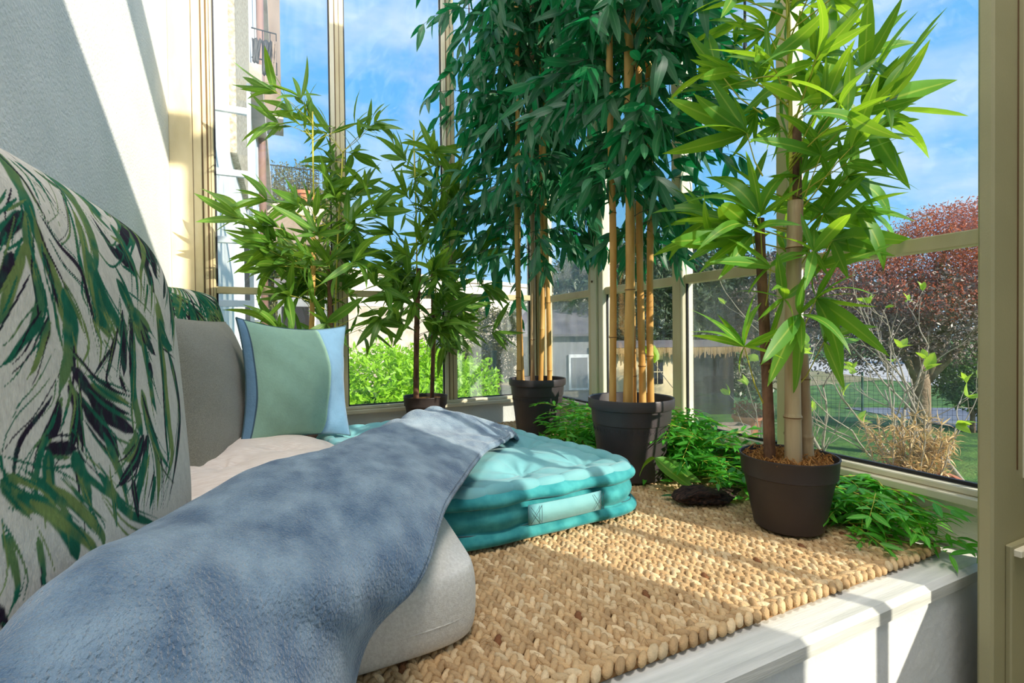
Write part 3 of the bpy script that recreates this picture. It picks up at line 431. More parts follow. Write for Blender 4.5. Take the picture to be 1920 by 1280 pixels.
# loose fibres
fb = MB()
for i in range(260):
    x, y = random.uniform(.2, .96), random.uniform(.42, .75); a = random.uniform(0, 6.3); L = random.uniform(.006, .02)
    p = [(x, y, .014), (x+math.cos(a)*L*.5, y+math.sin(a)*L*.5, .018+random.uniform(0, .004)), (x+math.cos(a+.8)*L, y+math.sin(a+.8)*L, .015)]
    fb.tube(p, .00022, 3, False)
stuff(fb.go('loose_fibre', M['jute_back'], rug))

# ------------------------------------------------------------ cushions and textiles
def fabric(name, c1, c2, weave=900, bump=.0006, **k):
    return mat(name, c1, c2, weave*.35, .92, bump=bump, bscale=weave, sheen=.25, spec=.15, **k)
M['print'] = mat('palm_print_linen', (1, 1, 1, 1), (1, 1, 1, 1), 420, .92, bump=.0006, bscale=800, attr='print', lo=.72, hi=1.18, stretch=(1, 1, .35), spec=.1)
M['grey'] = fabric('grey_woven_fabric', srgb(112, 110, 98), srgb(158, 156, 140), 2600, .0006)
M['mint'] = mat('striped_velvet', (1, 1, 1, 1), (1, 1, 1, 1), 60, .85, bump=.0008, bscale=220, attr='print', lo=.86, hi=1.08, sheen=.35, spec=.15)
M['whitefab'] = mat('white_canvas', srgb(214, 210, 200), srgb(230, 227, 218), 300, .9, bump=.0005, bscale=700, sheen=.1, spec=.15)
M['pinkfab'] = mat('cream_corduroy', srgb(226, 208, 192), srgb(240, 226, 212), 60, .9, bump=.0008, bscale=90, stretch=(1, 6, 1), sheen=.1, spec=.15)
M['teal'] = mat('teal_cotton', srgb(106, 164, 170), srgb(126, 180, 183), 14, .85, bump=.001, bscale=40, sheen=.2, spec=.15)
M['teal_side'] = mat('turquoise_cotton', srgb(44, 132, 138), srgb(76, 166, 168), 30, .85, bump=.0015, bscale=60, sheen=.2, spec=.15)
M['seam'] = mat('dark_seam', srgb(70, 96, 104), rough=.9)
M['blanket'] = mat('blue_fleece', srgb(84, 110, 136), srgb(146, 168, 184), 20, .95, bump=.004, bscale=300, sheen=.5, spec=.05, lo=.34, hi=.68, detail=12, stretch=(1.6, .8, 1))
M['dark_seam'] = mat('navy_seam', srgb(50, 66, 84), rough=.9)

def gridfaces(n, m, flip=False, off=0):
    f = []
    for i in range(n-1):
        for j in range(m-1):
            k = off+i*m+j; q = (k, k+1, k+m+1, k+m); f.append(q[::-1] if flip else q)
    return f
def pillow_pts(w, h, t, n, a=3., k=.05, pin=0., back=False, wr=0, seed=0, e=.5):
    g = np.linspace(-1, 1, n); g = np.sign(g)*(1-(1-np.abs(g))**1.35); u, v = np.meshgrid(g, g)
    x = u*w/2*(1-k*v**2)*(1-pin*(1-v**2)*np.abs(u)); y = v*h/2*(1-k*u**2)*(1-pin*(1-u**2)*np.abs(v))
    T = t/2*((1-np.abs(u)**a)*(1-np.abs(v)**a))**e
    if wr: T = T+wr*fnoise(u*4, v*4, seed)*np.minimum(1, T/(t*.25))
    if back: T = -T
    return x, y, T, u, v
def frame(c, lean, yawd, rollz=0):
    yz = math.radians(yawd); X = np.array([math.sin(yz), math.cos(yz), 0]); N0 = np.array([math.cos(yz), -math.sin(yz), 0]); a = math.radians(lean)
    Y = np.array([0, 0, 1])*math.cos(a)-N0*math.sin(a); N = N0*math.cos(a)+np.array([0, 0, 1])*math.sin(a)
    r = math.radians(rollz); return X*math.cos(r)+Y*math.sin(r), Y*math.cos(r)-X*math.sin(r), N
def pillow(name, m, c, w, h, t, n=60, lean=0, yawd=0, rollz=0, colf=None, parent=None, seam=None, nb=None, **k):
    """one closed cushion: front grid and back grid, local origin at c"""
    X, Y, N = frame(c, lean, yawd, rollz); V = []; F = []; Cc = []; off = 0
    for back, q in ((False, n), (True, nb or n)):
        x, y, T, u, v = pillow_pts(w, h, t, q, back=back, **k)
        P = x[..., None]*X+y[..., None]*Y+T[..., None]*N; V.append(P.reshape(-1, 3)); F += gridfaces(q, q, back, off); off += q*q
        if colf: Cc.append(colf(x, y, u, v, back).reshape(-1, 3))
    V = np.concatenate(V); o = link(name, V.tolist(), F, m, parent, True, colors=np.concatenate(Cc) if colf else None, loc=c if not parent else None)
    if seam:
        x, y, T, u, v = pillow_pts(w, h, t, 40, **k); ring = [(0, j) for j in range(40)]+[(i, 39) for i in range(40)]+[(39, j) for j in range(39, -1, -1)]+[(i, 0) for i in range(39, -1, -1)]
        pts = [tuple((x[i, j]*X+y[i, j]*Y)) for i, j in ring]; MB().tube(pts, .0018, 6, False).go('piping', seam, o, True)
    return o
LIN = np.array(srgb(216, 208, 192)[:3])
PC = dict(G=np.array(srgb(34, 104, 78)[:3]), O=np.array(srgb(116, 134, 76)[:3]), D=np.array(srgb(44, 34, 48)[:3]))
def richer(strokes, seed=2):
    r = random.Random(seed); out = []
    for s in strokes:
        out.append(s); p = s[1:]; n = len(p)//3; wm = max(p[2::3])
        for k in range(3 if wm > .006 else 1):
            dx, dy = r.uniform(-1, 1)*max(.012, wm*1.2), r.uniform(-.02, .02); c = r.choice('GGOD') if k else {'G': 'O', 'O': 'G', 'D': 'G'}[s[0]]; q = [c]
            for i in range(n): q += [p[3*i]+dx*(i/(n-1)), p[3*i+1]+dy, max(.0012, p[3*i+2]*r.uniform(.12, .3))]
            out.append(q)
    return out
def paint(strokes, x, y):
    """flat woven print: tapered strokes painted into the colour attribute"""
    col = np.tile(LIN, x.shape+(1,)); n1 = fnoise(x*260, y*300, 3); n2 = fnoise(x*60, y*70, 5, 4)
    col *= (1+.05*n1)[..., None]
    for s in strokes:
        c = PC[s[0]]; p = np.array(s[1:]).reshape(-1, 3)
        # smooth the polyline (Catmull-Rom)
        q = []; P = np.vstack([2*p[0]-p[1], p, 2*p[-1]-p[-2]])
        for i in range(1, len(P)-2):
            for t in np.linspace(0, 1, 6, endpoint=False):
                a, b, d, e_ = P[i-1], P[i], P[i+1], P[i+2]; q.append(.5*((2*b)+(d-a)*t+(2*a-5*b+4*d-e_)*t*t+(3*b-a-3*d+e_)*t**3))
        q.append(p[-1]); q = np.array(q); tot = len(q); tt = np.linspace(0, 1, tot); q[:, 2] *= np.minimum(1, .35+tt*5)*np.minimum(1, (1-tt)*3.5+.05)
        pad = .03; bb = (x > q[:, 0].min()-pad) & (x < q[:, 0].max()+pad) & (y > q[:, 1].min()-pad) & (y < q[:, 1].max()+pad)
        if not bb.any(): continue
        xs, ys = x[bb], y[bb]; best = np.full(xs.shape, -1.)
        for i in range(tot-1):
            a, b = q[i], q[i+1]; d = b[:2]-a[:2]; L2 = max(1e-9, d@d); t = np.clip(((xs-a[0])*d[0]+(ys-a[1])*d[1])/L2, 0, 1)
            wdt = (a[2]+(b[2]-a[2])*t)*.5; dd = np.hypot(xs-a[0]-t*d[0], ys-a[1]-t*d[1]); best = np.maximum(best, 1-dd/np.maximum(wdt, .0004))
        mk = np.clip(best*5+n1[bb]*.35, 0, 1)[..., None]
        cc = c*(1+.22*n2[bb]+.12*n1[bb])[..., None]
        if s[0] == 'G': cc = cc*(1-np.clip(n2[bb]*1.3-.1, 0, .7))[..., None]+PC['O']*np.clip(n2[bb]*1.3-.1, 0, .7)[..., None]
        if s[0] == 'O': cc = cc*(1-np.clip(-n2[bb]*1.3-.1, 0, .7))[..., None]+PC['G']*np.clip(-n2[bb]*1.3-.1, 0, .7)[..., None]
        if s[0] == 'D': cc = cc*(1-np.clip(n1[bb]*.5, 0, .5))[..., None]+PC['G']*np.clip(n1[bb]*.5, 0, .5)[..., None]
        col[bb] = col[bb]*(1-mk)+cc*mk
    return np.clip(col, 0, 1)
def palmcol(x, y, u, v, back): return np.tile(LIN, x.shape+(1,)) if back else paint(richer(PALM), x, y)
tag(pillow('palm_cushion', M['print'], (-.215, .60, .28), .58, .50, .17, 520, 4, 3, colf=palmcol, nb=60, a=5., k=.035),
    'large linen back cushion with green and purple palm frond print, nearest the camera', 'cushion')
def fronds(seed, w, h, nf=7):
    r = random.Random(seed); out = []
    for i in range(nf):
        x, y, a = r.uniform(-w/2, w/2), r.uniform(-.1*h, h*.7), r.uniform(-2.5, -.6)
        for j in range(9):
            b = a+(j-4)*.17; L = r.uniform(.08, .17); c = r.choice('GGOGD'); s = [c]
            for t in (0, .4, .75, 1): s += [x+math.cos(b+t*.2*(j-4)*.3)*L*t, y+math.sin(b)*L*t-t*t*.03, (.003, .0075, .0055, .001)[(0, .4, .75, 1).index(t)]]
            out.append(s)
    return out
PF2 = fronds(4, .36, .4, 34)
tag(pillow('palm_cushion', M['print'], (-.235, 1.53, .305), .34, .40, .12, 240, 5, 24, colf=lambda x, y, u, v, b: np.tile(LIN, x.shape+(1,)) if b else paint(PF2, x, y), nb=40, a=2.6, k=.06),
    'palm print cushion standing in the corner behind the grey cushion', 'cushion')
tag(pillow('grey_cushion', M['grey'], (-.155, 1.215, .235), .42, .36, .13, 90, 5, 10, a=2.6, k=.02, pin=.04, wr=.004, seed=3, seam=M['grey']),
    'plain grey woven cushion behind the mint striped one', 'cushion')
BLU = np.array(srgb(112, 148, 176)[:3]); MINT = np.array(srgb(150, 186, 164)[:3])
def stripes(x, y, u, v, back):
    c = np.where(((u > -.90) & (u < .36))[..., None], MINT, BLU); s = (np.abs(u+.90) < .010)|(np.abs(u-.36) < .006)
    c = np.where(s[..., None], BLU*.35, c); return c
tag(pillow('striped_cushion', M['mint'], (.030, 1.285, .262), .285, .285, .12, 150, 6, 57, -3, colf=stripes, a=2.0, k=-.03, pin=.10, wr=.006, seed=8, seam=M['seam'], e=.62),
    'square mint green cushion with blue side stripes, standing in front of the grey one', 'cushion')

# soft slabs
def slab(name, m, quad, z0, z1, label, cat, tufts=(), td=.02, tr=.06, cornp=6, dome=.012, prof=None, nr=26, ns=160, wr=.002, seed=1, side=None, nside=18, sidew=0):
    """slab = rings: bottom -> side -> top centre. prof(t) gives (outset, z) over the side"""
    P = np.array(quad, dtype=float); ctr = P.mean(0); S_ = np.linspace(0, 2*PI, ns, endpoint=False)
    cu, cv = np.cos(S_), np.sin(S_); rr_ = (np.abs(cu)**cornp+np.abs(cv)**cornp)**(-1/cornp); U, Vv = cu*rr_, cv*rr_
    def pos(u, v):
        a, b = (u+1)/2, (v+1)/2; return P[0]*((1-a)*(1-b))[:, None]+P[1]*(a*(1-b))[:, None]+P[2]*(a*b)[:, None]+P[3]*((1-a)*b)[:, None]
    V = []; ids = []
    O = pos(U, Vv); N = np.roll(O, -1, 0)-np.roll(O, 1, 0); N = np.stack([N[:, 1], -N[:, 0]], 1); N /= np.linalg.norm(N, axis=1)[:, None]
    arc = np.concatenate([[0], np.cumsum(np.linalg.norm(np.diff(O, axis=0), axis=1))])
    for i in range(nside+1):
        t = i/nside; off, z = prof(t); w_ = sidew*np.cos(arc*2*PI/.12)*math.sin(PI*t) if sidew else 0
        q = O+N*(off+np.zeros(ns)+w_)[:, None]; V.append(np.column_stack([q, np.full(ns, z)])); ids.append(i)
    zt = prof(1)[1]; off1 = prof(1)[0]
    for i in range(1, nr+1):
        k = 1-i/nr; q = pos(U*k, Vv*k)+N*(off1*k)[:, None] if not np.isscalar(off1*k) else pos(U*k, Vv*k)+N*off1*k
        z = zt+dome*(1-k**4)*np.ones(ns)+wr*fnoise(q[:, 0]*30, q[:, 1]*30, seed)*(1-k**6)
        for (tx, ty) in tufts:
            d = np.hypot(q[:, 0]-tx, q[:, 1]-ty); z = z-td*np.exp(-(d/tr)**1.3)*(1-k**8)
            an = np.arctan2(q[:, 1]-ty, q[:, 0]-tx); z = z-.12*td*np.cos(an*7)*np.exp(-(d/(tr*1.2))**2)*np.minimum(1, d/.02)
        V.append(np.column_stack([q, z]))
    V = np.concatenate(V); R_ = nside+nr+1; F = []; fm = []
    for i in range(R_-1):
        for j in range(ns): F.append((i*ns+j, i*ns+(j+1) % ns, (i+1)*ns+(j+1) % ns, (i+1)*ns+j)); fm.append(1 if (side and i < nside) else 0)
    F.append(tuple(range(ns))[::-1]); fm.append(1 if side else 0)
    V[:, :2] -= ctr; o = link(name, V.tolist(), F, m, None, True, mats=[m, side] if side else [m], fmat=fm, loc=(ctr[0], ctr[1], 0))
    if label: tag(o, label, cat)
    return o
def rnd_prof(z0, z1, bul, p=2.2):
    def f(t): a = (t-.5)*PI; return (bul*math.cos(a)**(2/p)-.012, (z0+z1)/2+(z1-z0)/2*math.copysign(abs(math.sin(a))**(.8), a))
    return f
wc = slab('floor_cushion', M['whitefab'], [(-.25, .505), (.208, .512), (.226, .755), (-.25, .80)], .018, .128, 'white canvas box cushion poking out from under the blue blanket', 'cushion', prof=rnd_prof(.018, .100, .010), dome=.032, cornp=7, nr=30)
def seamring(quad, z, off, m, parent, cornp, r=.0012, amp=0):
    P = np.array(quad, dtype=float); pts = []
    for s in np.linspace(0, 2*PI, 160):
        cu, cv = math.cos(s), math.sin(s); k = (abs(cu)**cornp+abs(cv)**cornp)**(-1/cornp); a, b = (cu*k+1)/2, (cv*k+1)/2
        q = P[0]*(1-a)*(1-b)+P[1]*a*(1-b)+P[2]*a*b+P[3]*(1-a)*b; c = P.mean(0); d = (q-c)/np.linalg.norm(q-c); q = q+d*off-np.array(parent.location)[:2]
        pts.append((q[0], q[1], z+amp*math.sin(s*24)))
    return MB().tube(pts, r, 5, False).go('seam', m, parent, True)
seamring([(-.25, .505), (.208, .512), (.226, .755), (-.25, .80)], .048, -.0045, M['whitefab'], wc, 7, .0016)
# round tufted cushion
o = slab('round_cushion', M['pinkfab'], [(-.31, .82), (.12, .82), (.10, 1.36), (-.31, 1.36)], .018, .13, 'cream tufted round cushion between the palm cushion and the blanket', 'cushion',
     tufts=((-.10, 1.02), (.0, .90), (-.19, .90), (0, 1.12), (-.2, 1.12)), td=.026, tr=.05, cornp=3.2, prof=rnd_prof(.018, .12, .03), dome=.036, wr=.003, seed=5)
# teal tufted mattress cushion, rolled edges top and bottom
MQ = [(.215, .742), (.652, .765), (.505, 1.50), (.07, 1.46)]
def mprof(t):
    # lower roll, waist, upper roll
    if t < .28: a = t/.28*PI; return (.006+.016*math.sin(a)-.004, .018+.024*(1-math.cos(a))/2)
    if t < .72: a = (t-.28)/.44; return (.002+.010*math.sin(a*PI), .042+.040*a)
    a = (t-.72)/.28*PI; return (.002+.020*math.sin(a)-.012*(a/PI), .082+.026*(1-math.cos(a))/2)
tuf = []
for i in range(3):
    for j in range(4):
        a, b = (i+.5)/3, (j+.5)/4; q = np.array(MQ); q = q[0]*(1-a)*(1-b)+q[1]*a*(1-b)+q[2]*a*b+q[3]*(1-a)*b; tuf.append(tuple(q))
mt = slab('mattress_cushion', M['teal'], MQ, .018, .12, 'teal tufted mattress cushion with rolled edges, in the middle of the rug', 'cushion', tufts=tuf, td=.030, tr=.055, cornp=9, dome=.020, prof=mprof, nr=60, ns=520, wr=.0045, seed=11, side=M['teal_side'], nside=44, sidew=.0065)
seamring(MQ, .0415, .004, M['seam'], mt, 9, .0011, .0012); seamring(MQ, .0835, .003, M['seam'], mt, 9, .0011, .0012)
# rolled rim with pinched stitches
pts = []; rad = []
P = np.array(MQ); C0 = P.mean(0)
for i, s in enumerate(np.linspace(0, 2*PI, 700)):
    cu, cv = math.cos(s), math.sin(s); k = (abs(cu)**9+abs(cv)**9)**(-1/9); a, b = (cu*k+1)/2, (cv*k+1)/2
    q = P[0]*(1-a)*(1-b)+P[1]*a*(1-b)+P[2]*a*b+P[3]*(1-a)*b; d = (q-C0)/np.linalg.norm(q-C0)
    pts.append(tuple(q-d*.009-C0)+(.1005+.0015*math.sin(s*9),)); 
L_ = np.concatenate([[0], np.cumsum(np.linalg.norm(np.diff(np.array(pts), axis=0), axis=1))])
rad = [.0168*(.76+.24*abs(math.sin(t*PI/.052+.6*math.sin(t*9)))**.5) for t in L_]
MB().tube(pts, rad, 16, False).go('rolled_rim', M['teal'], mt, True)
# carry handle on the front side
hv = []; hf = []
for i in range(25):
    t = i/24; x = .372+.155*t-C0[0]; y = .7505+.0085*t-.0125-.003*math.sin(t*PI)-C0[1]
    for z in (.046, .080): hv += [(x, y-.008, z)]
for i in range(24): k = i*2; hf.append((k, k+2, k+3, k+1))
o = link('handle', hv, hf, M['teal'], mt, True); sm = o.modifiers.new('thick', 'SOLIDIFY'); sm.thickness = .003
for t0 in (0, .86):
    x0 = .374+.155*t0-C0[0]; y0 = .7505-.0245+.0085*t0-C0[1]; w_ = .021
    for a, b in (((x0, .049), (x0+w_, .078)), ((x0, .078), (x0+w_, .049)), ((x0+w_, .048), (x0+w_, .079))):
        MB().tube([(a[0], y0, a[1]), ((a[0]+b[0])/2, y0-.001, (a[1]+b[1])/2), (b[0], y0, b[1])], .0005, 4).go('stitching', M['seam'], o)

# blue fleece blanket laid over everything
ST = [((-0.2, 0.1, 0.1), (-0.14, 0.13, 0.214), (-0.06, 0.19, 0.179), (0.01, 0.29, 0.094), (0.028, 0.4, 0.02)), ((-0.17, 0.26, 0.15), (-0.112, 0.279, 0.234), (-0.045, 0.33, 0.199), (0.02, 0.385, 0.134), (0.046, 0.453, 0.055)), ((-0.16, 0.36, 0.15), (-0.108, 0.357, 0.234), (-0.03, 0.385, 0.199), (0.04, 0.41, 0.159), (0.066, 0.459, 0.1)), ((-0.16, 0.56, 0.14), (-0.102, 0.53, 0.199), (-0.02, 0.5, 0.199), (0.07, 0.475, 0.174), (0.116, 0.466, 0.138)), ((-0.1, 0.73, 0.14), (-0.04, 0.7, 0.196), (0.03, 0.645, 0.199), (0.12, 0.59, 0.184), (0.173, 0.573, 0.158)), ((-0.04, 0.83, 0.127), (0.017, 0.774, 0.188), (0.09, 0.75, 0.193), (0.19, 0.73, 0.173), (0.25, 0.716, 0.149)), ((0.03, 0.95, 0.113), (0.087, 0.887, 0.178), (0.17, 0.88, 0.18), (0.28, 0.88, 0.16), (0.352, 0.882, 0.143)), ((0.13, 1.13, 0.109), (0.197, 1.07, 0.17), (0.26, 1.03, 0.172), (0.35, 0.98, 0.152), (0.425, 0.965, 0.137)), ((0.24, 1.24, 0.11), (0.315, 1.19, 0.176), (0.36, 1.14, 0.179), (0.43, 1.08, 0.164), (0.492, 1.045, 0.13)), ((0.31, 1.33, 0.109), (0.365, 1.28, 0.132), (0.42, 1.22, 0.137), (0.47, 1.15, 0.127), (0.525, 1.09, 0.11))]
def bicubic(G, nu, nv):
    G = np.array(G, dtype=float)
    def cr(A, n):
        A = np.concatenate([2*A[:1]-A[1:2], A, 2*A[-1:]-A[-2:-1]]); out = []; m_ = len(A)-3
        for i in range(n):
            s = i/(n-1)*m_; k = min(int(s), m_-1); t = s-k; a, b, c, d = A[k:k+4]
            out.append(.5*(2*b+(c-a)*t+(2*a-5*b+4*c-d)*t*t+(3*b-a-3*c+d)*t**3))
        return np.array(out)
    A = cr(G, nu); return np.swapaxes(cr(np.swapaxes(A, 0, 1), nv), 0, 1)
NU, NV = 300, 110
B = bicubic(ST, NU, NV); s = np.linspace(0, 1, NU)[:, None]; t = np.linspace(0, 1, NV)[None]
fold = .0035*fnoise(s*22+0*t, t*7+s*5, 21)+.002*fnoise(s*50, t*20, 22)
far = np.clip((s-.66)/.2, 0, 1)*np.clip((1-s)/.04, 0, 1); fold = fold+far*.007*np.sin(s*95+t*5+2*np.sin(t*6+s*14))*np.clip(.4+fnoise(s*20, t*6, 9), 0, 1)
B[..., 2] += fold*np.clip(t/.12, 0, 1)*np.clip((1-t)/.05, .3, 1)
V = B.reshape(-1, 3).tolist(); F = gridfaces(NU, NV, True)
bl = link('blanket', V, F, M['blanket'], None, True); tag(bl, 'soft blue fleece blanket draped diagonally across the cushions', 'blanket')
sm = bl.modifiers.new('thick', 'SOLIDIFY'); sm.thickness = .007; sm.offset = -1
hem = [B[i, NV-1] for i in range(0, NU, 2)]; MB().tube(hem, .0052, 8, True).go('hem', M['blanket'], bl, True)
hem = [B[NU-1, i] for i in range(0, NV, 2)]; MB().tube(hem, .0052, 8, True).go('hem', M['blanket'], bl, True)

# ------------------------------------------------------------ potted bamboos
M['pot'] = mat('black_plastic_pot', srgb(60, 54, 56), srgb(70, 64, 64), 9, .42, bump=.0003, bscale=500, spec=.45)
M['pot2'] = mat('matt_black_pot', srgb(54, 46, 45), srgb(64, 55, 53), 9, .5, bump=.0002, bscale=500, spec=.4)
M['cane'] = mat('golden_bamboo_cane', srgb(196, 142, 68), srgb(226, 178, 104), 14, .5, bump=.0004, bscale=120, stretch=(3, 3, .6))
M['cane_pale'] = mat('pale_bamboo_cane', srgb(166, 132, 96), srgb(204, 178, 138), 16, .5, bump=.0004, bscale=120, stretch=(3, 3, .4))
M['bark'] = mat('brown_bark_stem', srgb(92, 62, 44), srgb(142, 102, 76), 60, .8, bump=.0018, bscale=240, stretch=(1, 1, .35))
M['node'] = mat('cane_node', srgb(120, 82, 44), rough=.7)
M['soil'] = mat('coconut_fibre', srgb(150, 96, 44), srgb(206, 150, 84), 90, .95, bump=.006, bscale=160)
M['twig_y'] = mat('yellow_green_twig', srgb(176, 172, 60), srgb(206, 196, 84), 20, .6)
M['twig_d'] = mat('dark_twig', srgb(46, 62, 44), srgb(70, 84, 60), 20, .6)
LM = dict(
    bright=leaf_mat('bright_bamboo_leaf', srgb(88, 152, 46), srgb(176, 196, 84), trans=.5, tcol=srgb(176, 214, 40), rnd=.28),
    mid=leaf_mat('green_bamboo_leaf', srgb(84, 132, 44), srgb(150, 176, 84), trans=.4, tcol=srgb(150, 190, 50), rnd=.3),
    dark=leaf_mat('dark_green_leaf', srgb(40, 92, 58), srgb(84, 128, 92), trans=.32, tcol=srgb(30, 200, 110), rnd=.35, gloss=.6),
    garland=leaf_mat('garland_leaf', srgb(70, 160, 46), srgb(130, 200, 90), trans=.4, tcol=srgb(130, 220, 50), rnd=.35))
SPECB = [dict(w=.19, arch=.10, seg=7, fold=.18), dict(w=.21, arch=.25, seg=7, twist=.5, fold=.15), dict(w=.18, arch=.02, seg=7, twist=-.4, fold=.2), dict(w=.2, arch=.40, seg=8, fold=.15), dict(w=.19, arch=-.08, seg=7, fold=.18), dict(w=.17, arch=.18, seg=7, twist=.9, fold=.18)]
LMESH = {k: leaf_meshes('leaf', m, SPECB) for k, m in LM.items()}
SPECD = [dict(w=.21, arch=.15, seg=6, fold=.15), dict(w=.22, arch=.3, seg=6, twist=.4, fold=.12), dict(w=.19, arch=.05, seg=6, twist=-.5, fold=.15), dict(w=.20, arch=.0, seg=6, fold=.12)]
LMESH['dark'] = leaf_meshes('leaf', LM['dark'], SPECD)

def potted(label, cx, cy, z0, R, H, kind, mats, stems, soilz=.75, fibre=False, relief=False):
    """kind 'nursery' has a wide grooved collar, 'plain' a smooth stepped rim"""
    t = thing('potted_bamboo', label, 'potted plant', (cx, cy, z0), 0, None); r1 = R*.70
    if kind == 'plain':
        pr = [(0, .0), (r1-.004, 0), (r1, .003), (R*.905, H*.70), (R*.915, H*.72), (R*.955, H*.735), (R*.985, H*.97), (R, H*.985), (R*.995, H), (R*.965, H*.995), (R*.93, H*.9), (r1*.95, H*.3)]
    else:
        r1 = R*.74; pr = [(0, 0), (r1-.004, 0), (r1, .003), (R*.885, H*.68), (R*.905, H*.69), (R*.91, H*.71), (R*.93, H*.865), (R*.985, H*.875), (R*1.0, H*.90), (R*1.0, H*.985), (R*.99, H), (R*.955, H*.99), (R*.91, H*.85), (r1*.95, H*.3)]
    p = MB().lathe(pr, 72).go('pot', M[mats], t, True); autosmooth(p, 30)
    if relief:  # embossed meander band
        for zb, hb, cnt in ((.785*H, .012, 46), (.60*H, .014, 40)):
            mb = MB()
            rr_ = R*(.885+.04*(zb/H-.69)/.17) if zb > .69*H else R*(.74+.145*(zb/H)/.68)+.0002
            for i in range(cnt):
                a0 = 2*PI*i/cnt; w = 2*PI/cnt
                def P_(a, z): return (math.cos(a)*(rr_+.0006), math.sin(a)*(rr_+.0006), z)
                for seg in (((0, 0), (0, 1)), ((0, 1), (.7, 1)), ((.7, 1), (.7, .3)), ((.7, .3), (.35, .3)), ((.7, 0), (1, 0))):
                    (a, b), (c, d) = seg; mb.tube([P_(a0+w*a, zb+hb*b), P_(a0+w*c, zb+hb*d)], .0009, 4, False)
            stuff(mb.go('relief_band', M[mats], p))
    v = []; sz = H*soilz
    mb = MB().lathe([(0, sz+.006)]+[(R*.9*k/6, sz+.004*math.sin(k*2.1)) for k in range(1, 7)], 40)
    mb.go('soil', M['soil'], t, True)
    if fibre:
        fbm = MB()
        for i in range(420):
            a, r = random.uniform(0, 6.3), R*.86*math.sqrt(random.random()); b = random.uniform(0, 6.3); L = random.uniform(.006, .016)
            x, y, z = r*math.cos(a), r*math.sin(a), sz+.006+random.uniform(-.002, .008)
            fbm.tube([(x, y, z), (x+math.cos(b)*L*.5, y+math.sin(b)*L*.5, z+random.uniform(0, .006)), (x+math.cos(b+.7)*L, y+math.sin(b+.7)*L, z-.002)], .0009, 4, False)
        stuff(fbm.go('fibre', M['soil'], t))
    for (bx, by, tx, ty, tz, r, mt_, gap) in stems:
        zb = H*soilz-.01; n_ = max(6, int((tz-z0-zb)/.02)); ph = random.uniform(.05, gap); pts = []; rad = []
        L = tz-z0-zb; z = 0
        nodes = []; zz = ph
        while zz < L-.02: nodes.append(zz); zz += gap*random.uniform(.85, 1.2)
        zs = sorted(set([L*i/n_ for i in range(n_+1)]+[q+d for q in nodes for d in (-.004, -.001, .0015, .005) if 0 < q+d < L]))
        for z in zs:
            k = z/L; pts.append((bx-cx+(tx-bx)*k+.003*math.sin(z*7+bx*50), by-cy+(ty-by)*k+.003*math.sin(z*5+by*70), zb+z)); rr_ = r*(1-.12*k)
            d = min([abs(z-q) for q in nodes]+[1]); rad.append(rr_*(1.13 if d < .0022 else 1.0)*(1+.03*math.sin(z*31)))
        s = MB().tube(pts, rad, 14).go('stem', M[mt_], t, True)
        for q in nodes:
            k = q/L; c = (bx-cx+(tx-bx)*k+.003*math.sin(q*7+bx*50), by-cy+(ty-by)*k+.003*math.sin(q*5+by*70), zb+q); MB().tube([(c[0], c[1], c[2]-.0012), (c[0], c[1], c[2]+.0006)], r*(1-.12*k)*1.15, 14).go('node', M['node'], s, True)
    return t
def twigs(parent, paths, m, r=.0013):
    mb = MB(); l0 = parent.location
    for p in paths: mb.tube([tuple(Vector(q)-l0) for q in p], [r*(1-.5*i/(len(p)-1)) for i in range(len(p))], 5, False)
    return mb.go('branch', m, parent, True)
def grow(stems, zr, nb, blen, droop, nleaf, L, seed, az=None, rise=.5, spread=.9, clus=None, zpow=1):
    """side branches from the stems; leaves alternate along them. returns paths, leaves"""
    r = random.Random(seed); paths = []; lv = []
    for i in range(nb):
        s = r.choice(stems); k = r.random()**zpow; z = zr[0]+(zr[1]-zr[0])*k; f = min(1, max(0, (z-.2)/(s[4]-.2)))
        p = Vector((s[0]+(s[2]-s[0])*f, s[1]+(s[3]-s[1])*f, min(z, s[4]))); a = r.uniform(0, 2*PI) if not az else r.uniform(*az); l = r.uniform(*blen)
        d = Vector((math.cos(a), math.sin(a), rise*r.uniform(.4, 1.4))).normalized(); path = [p.copy()]; st = 7
        for j in range(st):
            d = (d+Vector((r.gauss(0, .08), r.gauss(0, .08), -droop*r.uniform(.6, 1.4)/st))).normalized(); p = p+d*l/st
            if p.x > 1.0: p.x = 1.0
            if p.y > 1.87: p.y = 1.87
            path.append(p.copy())
            if clus: continue
            if j >= 1:
                for q in range(nleaf):
                    ld = (d*.8+rnd(r)*spread+Vector((0, 0, -droop*.55))).normalized(); lv.append((path[-1].copy(), ld, L*r.uniform(.7, 1.25), r.uniform(-1.6, 1.6)))
        if clus:
            for q in range(clus):
                ld = (d*.9+rnd(r)*spread).normalized(); lv.append((path[-1].copy()-d*r.uniform(0, .02), ld, L*r.uniform(.65, 1.25), r.uniform(-1.5, 1.5)))
            for q in range(clus//2):
                k = r.choice([3, 4, 5]); ld = (d*.9+rnd(r)*spread).normalized(); lv.append((path[k].copy(), ld, L*r.uniform(.55, 1.0), r.uniform(-1, 1)))
        paths.append(path)
    out = []
    for (p, ld, l_, ro) in lv:     # leaves stay on the room side of the glass
        ld = Vector(ld)
        if p.x+ld.x*l_ > 1.005: ld.x = (1.005-p.x)/l_*.9
        if p.y+ld.y*l_ > 1.88: ld.y = (1.88-p.y)/l_*.9
        if p.x+ld.x*l_ < -.31: ld.x = .1
        out.append((p, ld.normalized(), l_, ro))
    return paths, out
def rnd(r): return Vector((r.gauss(0, 1), r.gauss(0, 1), r.gauss(0, 1))).normalized()

